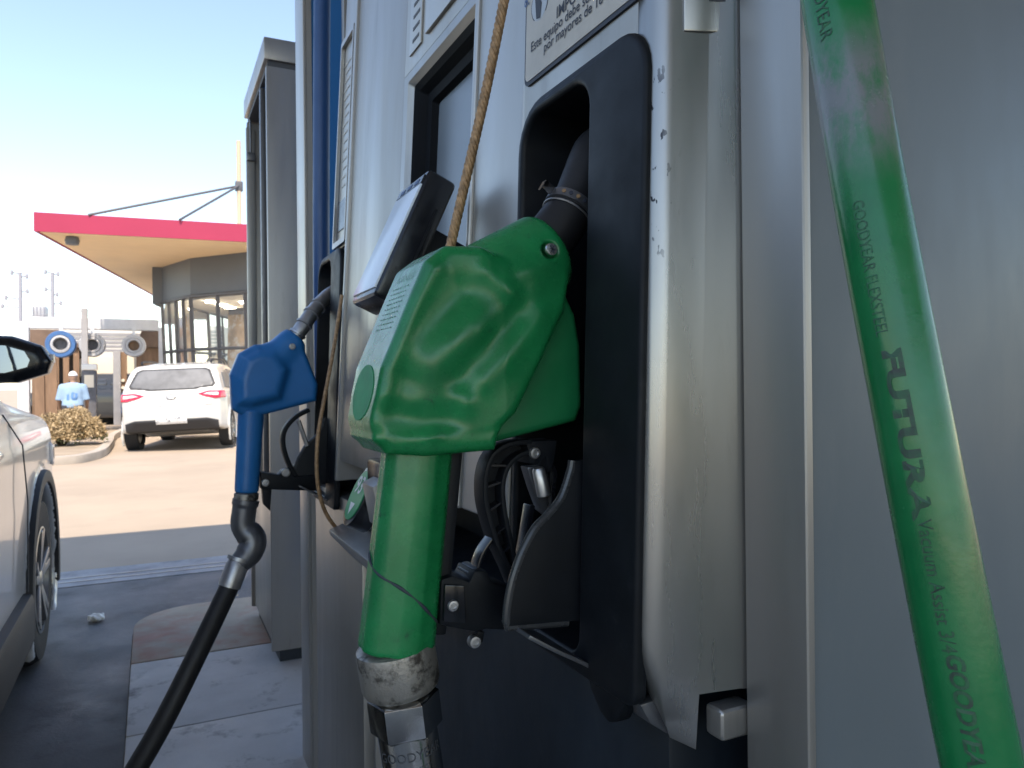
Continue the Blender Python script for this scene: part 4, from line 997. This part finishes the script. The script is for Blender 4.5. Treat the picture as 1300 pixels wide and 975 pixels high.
def wheel(par, x, y, sgn, rimm=None, spokes=5):
    t = lathe([(.205, -.10), (.29, -.112), (.325, -.108), (WR - .004, -.075), (WR, 0), (WR - .004, .075), (.325, .108), (.29, .112), (.215, .102)], (x, y, WR), (1, 0, 0), 40, caps=False)
    ty = add('tyre', *t, M['tyre'], par, world=False, ang=50)
    r = add('rim', *lathe([(.218, .095), (.222, .106), (.214, .108), (.204, .06), (.20, -.08), (0, -.08)], (x, y, WR), (sgn, 0, 0), 40, caps=False), rimm or M['rim'], par, world=False, ang=40)
    for k in range(spokes):
        for s in (-.14, .14):
            a = 2 * math.pi * k / spokes + .3; a2 = a + s
            pa = Vector((x + sgn * .088, y + .03 * math.cos(a), WR + .03 * math.sin(a))); pb = Vector((x + sgn * .100, y + .212 * math.cos(a2), WR + .212 * math.sin(a2)))
            add('spoke', *strap([pa, pb], .034, .028, (pb - pa).cross(Vector((1, 0, 0)))), rimm or M['rim'], r, world=False, bevel=.004)
    add('hub_cap', *lathe([(.045, .05), (.045, .098), (.03, .106), (0, .106)], (x, y, WR), (sgn, 0, 0), 20), rimm or M['rim'], r, world=False)
    add('brake_disc', *lathe([(.15, .02), (.15, .03), (0, .03)], (x, y, WR), (sgn, 0, 0), 24), M['rim_dark'], r, world=False)
def make_car(name, label, loc, rot, paint, h=.03, detail=True, ws=1.0, hz=1.0, glass=None, group=None):
    root = thing(name, label, 'car', loc, rot=rot, group=group); ORG[root.name] = Vector((0, 0, 0)); glass = glass or M['car_glass']
    f = car_sdf(ws, hz=hz)
    raw('body', *nets(f, (-1.05, -2.3, .12), (1.05, 2.3, 1.75 * hz), h), paint, root, local=True)
    def cut(poly, ax):
        return (lambda x, y, z: sd_poly(y, z / hz, poly)) if ax == 'x' else (lambda x, y, z: sd_poly(x / ws, z / hz, poly))
    hh = h * .8
    rw = [(-.66, 1.16), (-.70, 1.20), (-.60, 1.44), (-.52, 1.475), (.52, 1.475), (.60, 1.44), (.70, 1.20), (.66, 1.16), (.35, 1.125), (-.35, 1.125)]
    sl_ = cut([(a * 1.05, 1.30 + (b - 1.30) * 1.12) for a, b in rw], 'y'); patch('window_seal', f, lambda x, y, z: np.maximum(sl_(x, y, z), y + 1.3), M['clad'], root, (-.85, -2.3, 1.02 * hz), (.85, -1.40, 1.6 * hz), hh * .7, .006)
    rwf = cut(rw, 'y'); patch('rear_window', f, lambda x, y, z: np.maximum(rwf(x, y, z), y + 1.3), glass, root, (-.8, -2.3, 1.05 * hz), (.8, -1.45, 1.6 * hz), hh * .7)
    wsf = cut([(-.66, 1.14), (-.54, 1.53), (.54, 1.53), (.66, 1.14)], 'y'); patch('windscreen', f, lambda x, y, z: np.maximum(wsf(x, y, z), .25 - y), glass, root, (-.8, .2, 1.05 * hz), (.8, 1.2, 1.62 * hz), hh)
    for sg in (-1, 1):
        for poly in ([(-1.55, 1.12), (-1.42, 1.42), (-.62, 1.50), (-.62, 1.10)], [(-.54, 1.10), (-.54, 1.505), (.18, 1.47), (.74, 1.12)]):
            sf = cut(poly, 'x'); patch('side_window', f, lambda x, y, z: np.maximum(sf(x, y, z), .4 - x * sg), glass, root, (min(.55 * sg, .98 * sg), -1.65, 1.05 * hz), (max(.55 * sg, .98 * sg), .85, 1.56 * hz), hh)
    for y in (-WY, WY):
        for sg in (-1, 1): wheel(root, sg * (.925 * ws - .113), y, sg)
    if detail:
        for sg in (-1, 1):
            tl = [(sg * .90, .93), (sg * .90, 1.06), (sg * .62, 1.07), (sg * .44, 1.02), (sg * .58, .965), (sg * .74, .925)]
            tf = cut(tl, 'y'); q = patch('tail_light', f, lambda x, y, z: np.maximum(tf(x, y, z), y + 1.82), M['tail_red'], root, (min(.35 * sg, 1.0 * sg), -2.25, .85), (max(.35 * sg, 1.0 * sg), -1.80, 1.2), .015, .016)
            t2 = [(sg * .80, .97), (sg * .80, 1.035), (sg * .62, 1.04), (sg * .54, 1.01)]; t2f = cut(t2, 'y')
            patch('lens', f, lambda x, y, z: np.maximum(t2f(x, y, z), y + 1.82), M['tail_white'], q, (min(.35 * sg, 1.0 * sg), -2.25, .9), (max(.35 * sg, 1.0 * sg), -1.80, 1.1), .014, .021)
            mrr = add('mirror_housing', *box(sg * .93 - .10, sg * .93 + .10, .60, .70, 1.10, 1.24), paint, root, world=False, bevel=.03)
        bl = [(-.78, .33), (-.78, .53), (-.60, .585), (.60, .585), (.78, .53), (.78, .33)]; bf = cut(bl, 'y')
        patch('lower_bumper', f, lambda x, y, z: np.maximum(bf(x, y, z), y + 1.85), M['clad'], root, (-.9, -2.3, .28), (.9, -1.8, .65), hh * .7, .014)
        patch('skid_plate', f, lambda x, y, z: np.maximum(sd_poly(x, z / hz, [(-.62, .30), (-.58, .36), (.58, .36), (.62, .30)]), y + 1.85), M['rim'], root, (-.9, -2.3, .25), (.9, -1.8, .45), hh * .6, .022)
        patch('number_plate', f, lambda x, y, z: np.maximum(sd_poly(x, z / hz, [(-.26, .50), (-.26, .63), (.26, .63), (.26, .50)]), y + 1.9), M['plate'], root, (-.35, -2.3, .45), (.35, -1.9, .7), .014, .024)
        patch('badge', f, lambda x, y, z: np.maximum(np.sqrt((x / 1.7) ** 2 + (z - .985 * hz) ** 2) - .05, y + 1.9), M['rim'], root, (-.2, -2.3, .88), (.2, -1.9, 1.08), .014, .020)
        patch('boot_crease', f, lambda x, y, z: np.maximum(sd_poly(x, z / hz, [(-.70, .815), (-.70, .828), (.70, .828), (.70, .815)]), y + 1.9), M['clad'], root, (-.8, -2.3, .78), (.8, -1.9, .86), .012, .003)
        for sg in (-1, 1): add('roof_rail', *tube(spline([(sg * .60, -1.45, 1.60 * hz), (sg * .615, -1.3, 1.655 * hz), (sg * .62, -.3, 1.675 * hz), (sg * .60, .3, 1.60 * hz)], 5), .02, 8), M['rim_dark'], root, world=False)
    return root
make_car('parked_car', 'white crossover seen from behind on the sunlit drive by the shop', (.84, 16.75, 0), (0, math.radians(-2.2), math.radians(-13)), M['car_white'], h=.028, glass=M['car_glass_grey'])
make_car('parked_car', 'dark blue car standing beyond the white crossover', tuple(px(212, 487, Y=24.5)[:2]) + (0,), (0, 0, math.radians(12)), M['car_blue'], h=.05, detail=False, hz=1.02)
make_car('parked_car', 'dark car standing in the shade of the brown timber shed', tuple(px(128, 487, Y=27.5)[:2]) + (0,), (0, 0, math.radians(70)), M['car_dark'], h=.06, detail=False)
# silver crossover beside the island
sc_ = make_car('parked_car', 'silver crossover with black door mirror pulled up beside the pump island', (-1.338, 3.72 - WY, 0), (0, 0, 0), M['car_silver'], h=.020, detail=False)
fs = car_sdf()
for sg in (-1, 1):
    for wy in (-WY, WY):
        arc = [(sg * .918, wy + (.405 + .03) * math.cos(a), WR + (.405 + .03) * math.sin(a)) for a in np.linspace(-.25, math.pi + .25, 28)]
        add('arch_cladding', *strap(arc, .05, .055, (1, 0, 0)), M['clad'], sc_, world=False, bevel=.012)
    add('sill_cladding', *box(min(sg * .86, sg * .945), max(sg * .86, sg * .945), -WY + .43, WY - .43, .20, .40), M['clad'], sc_, world=False, bevel=.03)
    for yy in (.80, -.28):
        add('door_gap', *strap([(sg * .936, yy, .42), (sg * .938, yy, .75), (sg * .925, yy - .01, .95), (sg * .868, yy - .02, 1.06)], .007, .004, (0, 1, 0)), M['slot'], sc_, world=False)
    hd_ = add('door_handle', *tube(spline([(sg * .925, -.05, .965), (sg * .955, -.02, .965), (sg * .955, .12, .965), (sg * .925, .15, .965)], 4), .013, 10), M['car_silver'], sc_, world=False)
    mc = np.array([sg * .925, .62 - .13, 1.245])
    mh = raw('door_mirror', *nets(lambda x, y, z: smin(sd_ext(sd_poly((x - mc[0]) * sg, z - mc[2], [(-.15, -.075), (-.16, .045), (-.10, .078), (.02, .075), (.10, .045), (.128, -.005), (.115, -.045), (.03, -.075)]), y - mc[1] - .01 * np.abs(x - mc[0]), .065, .035), sd_cap(x, y, z, (sg * .78, mc[1] + .06, 1.12), (sg * .86, mc[1] + .03, 1.19), .035, .03), .03), (min(sg * .70, sg * 1.12), .36, 1.06), (max(sg * .70, sg * 1.12), .62, 1.36), .010), M['black_gloss'], sc_, local=True)
    mgp = [(mc[0] + sg * (a * .74 - .012), mc[1] - .0665, mc[2] + b * .66) for a, b in ((-.14, -.065), (-.15, .04), (-.09, .068), (.02, .064), (.09, .038), (.11, -.005), (.10, -.038), (.02, -.066))]
    add('mirror_glass', *([(p[0], p[1] + d, p[2]) for d in (0, .02) for p in mgp], [tuple(range(8)), tuple(range(8, 16))] + [(i, (i + 1) % 8, 8 + (i + 1) % 8, 8 + i) for i in range(8)]), M['mirror'], mh, world=False)
    add('turn_signal', *box(min(sg * 1.03, sg * 1.053), max(sg * 1.03, sg * 1.053), .50, .545, 1.235, 1.265), M['tail_white'], mh, world=False, bevel=.004)
    hl_ = [(1.72, .80), (1.72, .90), (2.06, .86), (2.15, .80), (2.10, .74)]
    patch('headlight', fs, lambda x, y, z: np.maximum(sd_poly(y, z, hl_), .5 - x * sg), M['tail_white'], sc_, (min(.45 * sg, 1 * sg), 1.6, .65), (max(.45 * sg, 1 * sg), 2.25, 1.0), .02, .012)

# ------------------------------------------------------------------ dry shrub in its kerbed bed
M['leaf_dry'] = mat('dry_leaf', (0.50, 0.38, 0.23), 0.8, col2=(0.36, 0.26, 0.14), vscale=3.5)
M['leaf_green'] = mat('dull_leaf', (0.12, 0.13, 0.06), 0.8, var=.3, vscale=5)
M['twig'] = mat('twig', (0.10, 0.075, 0.05), 0.9)
M['soil'] = mat('dry_soil', (0.33, 0.26, 0.19), 0.95, var=.15, vscale=2)
M['kerb_conc'] = mat('kerb_concrete', (0.40, 0.35, 0.30), 0.8, var=.1, vscale=3)
bc = px(74, 568, Z=.1)
sh = thing('dry_shrub', 'low tan dried out shrub in the kerbed bed beside the drive', 'shrub', (bc.x, bc.y + .5, .10))
def leaves(n, lobes, sz, rng, wr=.28):
    V, F = [], []
    while len(F) < n:
        c, r = lobes[rng.integers(len(lobes))]; d = rng.normal(size=3); d /= np.linalg.norm(d); d[2] = abs(d[2]) * 1.0 - .15
        p = np.array(c) + d * np.array(r) * (rng.random() ** .28) * (1 + .12 * math.sin(7 * d[0] + 3 * d[1]))
        if p[2] < .11: continue
        ax = d * .8 + rng.normal(size=3) * .6; ax /= np.linalg.norm(ax); sd = np.cross(ax, rng.normal(size=3)); sd /= np.linalg.norm(sd)
        L_ = sz * rng.uniform(.6, 1.5); w_ = L_ * wr; k = len(V)
        V += [tuple(p - ax * L_ * .5), tuple(p + sd * w_), tuple(p + ax * L_ * .6), tuple(p - sd * w_)]; F.append((k, k + 1, k + 2, k + 3))
    return V, F
rg = np.random.default_rng(3); by = bc.y + .5
lob = [((bc.x + .52, by - .05, .30), (.22, .3, .34)), ((bc.x - .30, by, .34), (.34, .42, .36)), ((bc.x + .05, by + .1, .40), (.42, .45, .40)), ((bc.x + .32, by, .36), (.30, .4, .44)), ((bc.x - .05, by - .2, .25), (.40, .30, .28)), ((bc.x - .45, by + .1, .26), (.25, .3, .27)), ((bc.x + .2, by + .3, .5), (.3, .3, .34))]
V, F = leaves(12000, lob, .05, rg); struct(raw('crown', V, F, M['leaf_dry'], sh, smooth=False), 'stuff')
V, F = leaves(1500, [(c, tuple(q * 1.10 for q in r)) for c, r in lob], .13, rg, .06); V = [tuple(np.array(v)) for v in V]; struct(raw('loose_blades', V, F, M['leaf_dry'], sh, smooth=False), 'stuff')
V, F = leaves(1200, [((c[0] + .05, c[1] - .05, c[2] - .08), tuple(q * .85 for q in r)) for c, r in lob], .05, rg); struct(raw('green_leaves', V, F, M['leaf_green'], sh, smooth=False), 'stuff')
for k in range(14):
    a = rg.random() * 6.28; e = np.array([math.cos(a) * rg.uniform(.15, .5), math.sin(a) * rg.uniform(.1, .35), rg.uniform(.35, .65)])
    b0_ = Vector((bc.x + .05 * math.cos(a), by + .05 * math.sin(a), .10)); add('stem', *tube(spline([b0_, b0_ + Vector(e * .5) + Vector((0, 0, .06)), b0_ + Vector(e)], 4), [.016 - .0013 * i for i in range(9)], 6), M['twig'], sh)
kp = [px(u, v, Z=.12) for u, v in ((-40, 592), (40, 582), (75, 580), (105, 577), (128, 570), (138, 560), (143, 551))]
kend = kp[-1] + Vector((.25, 3.5, 0)); kpl = spline(kp + [kend], 6)
bed = [(p.x, p.y) for p in kpl] + [(kpl[-1].x - 6.0, kpl[-1].y), (kpl[0].x - 4.5, kpl[0].y + 2)]
struct(add('planting_bed', *prism(bed, -.02, .10), M['soil'])); 
kb = add('bed_kerb', *strap([(p.x, p.y, .055) for p in kpl], .15, .15, (0, 0, 1)), M['kerb_conc'], bevel=.015)
struct(kb)

# ------------------------------------------------------------------ person beyond the shrub
M['skin'] = mat('skin', (0.32, 0.19, 0.13), 0.55); M['shirt'] = mat('light_blue_shirt', (0.26, 0.38, 0.52), 0.8, var=.08, vscale=9)
M['trouser'] = mat('dark_trousers', (0.05, 0.055, 0.07), 0.85); M['cap'] = mat('white_cap', (0.72, 0.72, 0.72), 0.7); M['num'] = mat('shirt_number', (0.10, 0.22, 0.44), 0.8)
M['shoe'] = mat('shoe', (.03, .03, .03), .6)
pp0 = px(92, 487, Y=17.6)
per = thing('person', 'person in light blue printed shirt and white cap walking away beyond the shrub', 'person', (pp0.x, pp0.y, 0))
ORG[per.name] = Vector((0, 0, 0)); per.scale = (.95, .95, .95)
def torso(x, y, z, g=0.0):
    d = sd_ell(x, y, z, (0, .03, 1.02), (.175, .115, .20)); d = smin(d, sd_ell(x, y, z, (0, .08, 1.20), (.20, .12, .13)), .08)
    return smin(d, sd_ell(x, y, z, (0, -.02, .84), (.165, .125, .12)), .08) - g
def arms(x, y, z, g=0.0):
    d = 9.0
    for s in (-1, 1):
        d = np.minimum(d, sd_cap(x, y, z, (s * .20, .08, 1.24), (s * .265, .04, .98), .055 + g, .045 + g))
        d = smin(d, sd_cap(x, y, z, (s * .265, .04, .98), (s * .25, .20, .78), .040, .032), .03)
    return d
def legs(x, y, z, g=0.0):
    d = 9.0
    for s, k in ((-1, .16), (1, -.14)):
        d = np.minimum(d, sd_cap(x, y, z, (s * .09, -.02, .82), (s * .095, k * .6, .44), .085 + g, .060 + g)); d = smin(d, sd_cap(x, y, z, (s * .095, k * .6, .44), (s * .095, k - .05, .08), .058 + g, .042 + g), .03)
    return d
def f_person(x, y, z):
    d = smin(torso(x, y, z), arms(x, y, z), .05); d = smin(d, legs(x, y, z), .05)
    d = smin(d, sd_cap(x, y, z, (0, .09, 1.26), (0, .115, 1.38), .052, .050), .04)
    h_ = sd_ell(x, y, z, (0, .14, 1.455), (.075, .095, .115)); h_ = smin(h_, sd_ell(x, y, z, (0, .235, 1.44), (.014, .02, .022)), .015)
    for s in (-1, 1):
        h_ = smin(h_, sd_ell(x, y, z, (s * .076, .13, 1.455), (.014, .025, .032)), .01); h_ = smax(h_, -sd_ell(x, y, z, (s * .03, .228, 1.465), (.016, .012, .010)), .008)
    d = smin(d, h_, .02)
    for s in (-1, 1):
        d = smin(d, sd_ell(x, y, z, (s * .25, .235, .735), (.022, .038, .045)), .02)
        for i in range(4): d = smin(d, sd_cap(x, y, z, (s * .25, .215 + .018 * i, .70), (s * (.25 - .012), .222 + .018 * i, .640 + .006 * abs(i - 1)), .009, .008), .006)
        d = smin(d, sd_cap(x, y, z, (s * .245, .27, .735), (s * .232, .295, .69), .010, .009), .006)
    return d
raw('body', *nets(f_person, (-.36, -.3, .02), (.36, .42, 1.62), .016), M['skin'], per, local=True)
raw('shirt', *nets(lambda x, y, z: np.maximum(smin(torso(x, y, z, .018), np.maximum(arms(x, y, z, .014), .98 - z + .3 * (y - .04)), .05), np.maximum(.80 - z, z - 1.34)), (-.38, -.2, .76), (.38, .3, 1.38), .014), M['shirt'], per, local=True)
raw('trousers', *nets(lambda x, y, z: np.maximum(smin(legs(x, y, z, .018), torso(x, y, z, .012), .05), np.maximum(z - .86, .07 - z)), (-.3, -.3, .05), (.3, .35, .9), .016), M['trouser'], per, local=True)
cpx = raw('cap', *nets(lambda x, y, z: smin(np.maximum(sd_ell(x, y, z, (0, .14, 1.475), (.090, .108, .115)), 1.485 - z), sd_box(x, y, z, (0, .255, 1.492), (.07, .055, .008), .006), .012), (-.12, 0, 1.46), (.12, .34, 1.62), .010), M['cap'], per, local=True)
for s, k in ((-1, .16), (1, -.14)): raw('shoe', *nets(lambda x, y, z: np.maximum(sd_ell(x, y, z, (s * .095, k - .01, .045), (.05, .13, .06)), -z), (-.2, -.4, -.01), (.2, .4, .12), .015), M['shoe'], per, local=True)
def back_patch(name, body, cx, cz, size, m):
    V, F = text_mesh(body, size, bold=size * .04, align='CENTER')
    add(name, [(v[0] + cx, -.128 - .0 + .35 * max(0, (v[1] + cz) - 1.02) + .4 * (v[0] + cx) ** 2 / .18 - .004, v[1] + cz) for v in V], F, m, per, world=False, smooth=False)
back_patch('shirt_number', '10', -.02, .98, .24, M['num'])

# ------------------------------------------------------------------ self service bay behind: white frame, drums, shed, posts, fence
M['wframe'] = mat('white_frame', (0.62, 0.64, 0.68), 0.5, var=.04); M['siding'] = mat('white_siding', (0.72, 0.70, 0.66), 0.7, var=.04, vscale=.5)
M['timber'] = mat('brown_timber', (0.20, 0.125, 0.08), 0.8, var=.25, vscale=4, stretch=(1, 1, .2)); M['roof_br'] = mat('brown_roof', (0.17, 0.115, 0.085), 0.8, var=.2, vscale=2)
M['drum_blue'] = mat('drum_blue', (0.05, 0.14, 0.34), 0.5, var=.1); M['drum_grey'] = mat('drum_grey', (0.42, 0.43, 0.46), 0.5); M['grey_post'] = mat('grey_post', (0.30, 0.30, 0.32), 0.6, var=.1, vscale=3)
M['machine_metal'] = mat('machine_grey', (.10, .10, .11), .6, var=.2)  # dark grey of the vacuum machine and drum cores
def ybox(name, u0, u1, v0, v1, Y, th, m, par=None, z0=None, **k):
    a = px(u0, v1, Y=Y); b = px(u1, v0, Y=Y); return add(name, *box(a.x, b.x, Y, Y + th, z0 if z0 is not None else a.z, b.z), m, par, **k)
FY = 23.5
fo = px(25, 487, Y=FY)
wf = thing('vacuum_bay_frame', 'white steel portal frame of the self service bay behind the person', 'frame', (fo.x, FY, 0))
ybox('post', 22, 36, 408, 500, FY, .3, M['wframe'], wf, z0=0, bevel=.02); ybox('post', 202, 213, 416, 500, FY, .3, M['wframe'], wf, z0=0, bevel=.02)
ybox('beam', 36.3, 201.6, 406, 416.5, FY, .3, M['wframe'], wf, bevel=.02)
for (u, v, r) in ((77, 437, 17), (117, 438, 15), (170, 439, 14)):
    c = px(u, v, Y=FY - .5); R_ = r * (c.x * FW[0] + c.y * FW[1]) / FPX
    dr = thing('hose_drum', {77: 'round vacuum hose drum with bright blue ring above the brown shed', 117: 'round grey hose drum crossed by the slim dark post', 170: 'round pale hose drum hanging before the dark gable next to the grey gate post'}[u], 'drum', (c.x, FY - .2, c.z), group='hose drums on the bay frame')
    add('outer_ring', *lathe([(R_ * .66, -.06), (R_ * .70, -.10), (R_ * .95, -.10), (R_, -.06), (R_, .25), (R_ * .66, .25)], c, (0, 1, 0), 32, caps=False), M['drum_blue'] if u == 77 else M['drum_grey'], dr, ang=40)
    add('inner_ring', *lathe([(R_ * .44, -.02), (R_ * .5, -.12), (R_ * .655, -.11), (R_ * .655, .2), (R_ * .44, .2)], c, (0, 1, 0), 28, caps=False), M['drum_grey'], dr, ang=40)
    add('core', *lathe([(0, .05), (R_ * .43, .05), (R_ * .43, .22), (0, .22)], c, (0, 1, 0), 24), M['machine_metal'] if u != 170 else M['timber'], dr)
    add('hanger', *box(c.x - .04, c.x + .04, c.y + .10, c.y + .18, c.z + R_ * .6, px(77, 410, Y=FY).z), M['wframe'], dr)
SY = 30.0
o_ = px(120, 487, Y=SY)
sb = thing('siding_building', 'low white sided building behind the portal frame', 'building', (o_.x, SY, 0))
ybox('wall', 30, 215, 418, 500, SY, 5.0, M['siding'], sb, z0=0)
for v in (424, 429, 434, 439, 444): ybox('siding_joint', 31, 214, v, v + .9, SY - .015, .012, M['grey_post'], sb)
gz = px(60, 440, Y=SY - 3).z
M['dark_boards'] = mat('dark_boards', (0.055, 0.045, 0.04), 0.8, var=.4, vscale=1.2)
def gable(uL, uR, label, apex):
    a, b = px(uL, 441, Y=26.5), px(uR, 441, Y=26.5); top_ = px(uL, 418, Y=26.5).z
    t = thing('timber_shed', label, 'shed', ((a.x + b.x) / 2, 26.5, 0))
    pts = [(a.x, a.z), (b.x, b.z), (a.x + (b.x - a.x) * .55, top_), (a.x, top_)] if apex == 'l' else [(a.x, a.z), (b.x, b.z), (b.x, top_), (a.x + .25 * (b.x - a.x), top_)]
    add('roof', *prism(pts, 26.5, 28.6, 'y'), M['roof_br'], t)
    n = 5
    for k in range(n):
        x = a.x + (b.x - a.x) * (k + .1) / n
        add('timber_post', *box(x, x + .16, 26.6, 26.76, 0, a.z - .002), M['timber'], t, bevel=.01)
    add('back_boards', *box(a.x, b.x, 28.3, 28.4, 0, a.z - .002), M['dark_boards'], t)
    return t
gable(38, 104, 'open brown timber shed under the white frame beside the person', 'l')
gable(172, 206, 'small dark gabled shed beside the shop glass front', 'r')
for k, (u0, u1, v0, col_) in enumerate(((44, 56, 452, 'timber'), (60, 72, 455, 'timber'))):
    p = px((u0 + u1) / 2, 487, Y=21.8)
    t = ybox('timber_post', u0, u1, v0, 520, 21.8, .18, M[col_], None, z0=0, bevel=.01); tag(t, ['thick brown timber post just behind the black door mirror', 'thick brown timber post between mirror and person'][k], 'post')
mc_ = thing('vacuum_machine', 'dark vacuum machine with pale cap standing behind the person', 'machine', tuple(px(112, 487, Y=21.0)[:2]) + (0,))
ybox('cabinet', 104, 122, 470, 520, 21.0, .4, M['machine_metal'], mc_, z0=0, bevel=.04); ybox('cap', 103, 123, 462, 470, 21.0 - .02, .44, M['siding'], mc_, bevel=.04); ybox('panel', 107, 119, 476, 492, 20.985, .02, M['car_cream'], mc_)
dp = ybox('dark_pole', 104, 111, 391, 520, 22.6, .16, M['grey_post'], None, z0=0, bevel=.02); tag(dp, 'slim dark grey pole rising in front of the white beam', 'pole')
gpz = thing('gate_post', 'wide grey steel gate post left of the white crossover', 'post', tuple(px(151, 540, Z=0)[:2]) + (0,)); gY = px(151, 540, Z=0).y
ybox('post_body', 144, 153, 446, 520, gY, .25, M['grey_post'], gpz, z0=0, bevel=.02); ybox('post_flange', 153.3, 161, 447, 520, gY + .08, .2, M['timber'], gpz, z0=0, bevel=.01)
for v in (483, 492): add('hinge', *lathe([(.05, -.03), (.05, .03)], px(156, v, Y=gY + .06), (0, 1, 0), 10), M['car_cream'], gpz)
gf = thing('picket_fence', 'cream boarded fence with brown pickets beside the gate post', 'fence', tuple(px(170, 520, Y=gY + 1.2)[:2]) + (0,))
for k in range(6):
    u = 161 + k * 3.4; ybox('board', u, u + 3.1, 470, 520, gY + 1.2, .05, M['car_cream'], gf, z0=0); ybox('picket', u + .6, u + 2.2, 447, 469, gY + 1.22, .04, M['timber'], gf)
ybox('rail', 160, 183, 446, 449, gY + 1.27, .06, M['timber'], gf)
vn = thing('cream_van', 'cream van roof showing behind the fence next to the blue car', 'van', tuple(px(198, 487, Y=28)[:2]) + (0,)); ORG[vn.name] = Vector((0, 0, 0))
add('body', *prism([(-2.2, .35), (-2.2, 2.05), (-2.0, 2.2), (1.0, 2.2), (1.6, 1.4), (2.3, 1.15), (2.35, .35)], -.9, .9, 'y'), M['car_cream'], vn, world=False, bevel=.06)
add('windscreen', *prism([(1.05, 2.12), (1.14, 2.16), (1.66, 1.44), (1.58, 1.42)], -.78, .78, 'y'), M['car_glass'], vn, world=False)
for x_ in (-1.4, 1.5):
    for s in (-1, 1): add('wheel', *lathe([(.2, -.1), (.33, -.1), (.35, 0), (.33, .1), (.2, .1)], (x_, s * .82, .35), (0, 1, 0), 24), M['tyre'], vn, world=False)
# masts, rooftop box, wires
M['mast_grey'] = mat('mast_grey', (.30, .30, .34), .6)
def mast_(u, dv, label, arms_):
    b = px(u, 487, Y=44.0); t = thing('antenna_mast', label, 'mast', (b.x, 44.0, 0)); z1 = px(u, 346, Y=44).z
    add('pole', *tube([(b.x, 44, 0), (b.x, 44, z1)], [.11, .08], 10), M['mast_grey'], t)
    for vv, L_, sd in arms_:
        z = px(u, vv, Y=44).z; add('arm', *tube([(b.x, 44, z), (b.x + sd * L_, 44, z + .08)], .035, 6), M['mast_grey'], t); add('antenna', *box(b.x + sd * L_ - .06, b.x + sd * L_ + .06, 43.9, 44.1, z - .06, z + .18), M['mast_grey'], t, bevel=.03)
mast_(27, 0, 'grey antenna mast with a side cabinet standing behind the white frame', ((348, .35, -1), (352, .28, 1), (371, .3, 1), (380, .6, -1), (391, .75, -1)))
mast_(68, 0, 'grey antenna mast with stubby arms next to the rooftop box', ((347, .3, -1), (349, .25, 1), (369, .3, -1), (375, .2, 1), (386, .35, 1)))
rb = thing('rooftop_tank', 'ribbed grey tank on a stand between the two antenna masts', 'tank', tuple(px(49, 487, Y=40)[:2]) + (0,))
a, b = px(40, 404, Y=40), px(58, 387, Y=40)
add('tank_body', *box(a.x, b.x, 40, 41.2, a.z, b.z), M['drum_grey'], rb, bevel=.12)
for k in range(4): add('rib', *box(a.x + (b.x - a.x) * (k + .35) / 4, a.x + (b.x - a.x) * (k + .6) / 4, 39.95, 39.999, a.z + .1, b.z - .1), M['mast_grey'], rb)
for x_ in (a.x + .05, b.x - .15): add('leg', *box(x_, x_ + .1, 40.2, 40.3, 0, a.z), M['mast_grey'], rb)
for k, (u0, v0, u1, v1) in enumerate(((130, 393, 420, 366), (172, 416, 420, 350))):
    p, q = px(u0, v0, Y=38), px(u1, v1, Y=34); mid = (p + q) / 2 - Vector((0, 0, .15))
    wr = add('power_line', *tube(spline([p + (p - q) * 1.5, p, mid, q], 6), .012, 6), M['mast_grey'], origin=p); tag(wr, ['thin upper power line crossing the pale sky towards the shop', 'thin lower power line sloping up to the shop roof'][k], 'wire')
# crumpled paper
pc_ = px(122, 788, Z=.006); Vp, Fp = nets(lambda x, y, z: sd_ell(x, y, z, (0, 0, .016), (.035, .028, .018)) + .006 * np.sin(x * 150) * np.cos(y * 170 + 1) * np.sin(z * 140 + .5), (-.05, -.05, -.005), (.05, .05, .05), .005)
Vp[:, 2] = np.maximum(Vp[:, 2], 0)
pa = raw('crumpled_paper', Vp + np.array(pc_), Fp, M['white'], None, smooth=False, origin=pc_); tag(pa, 'crumpled white paper lying on the dark asphalt', 'litter')
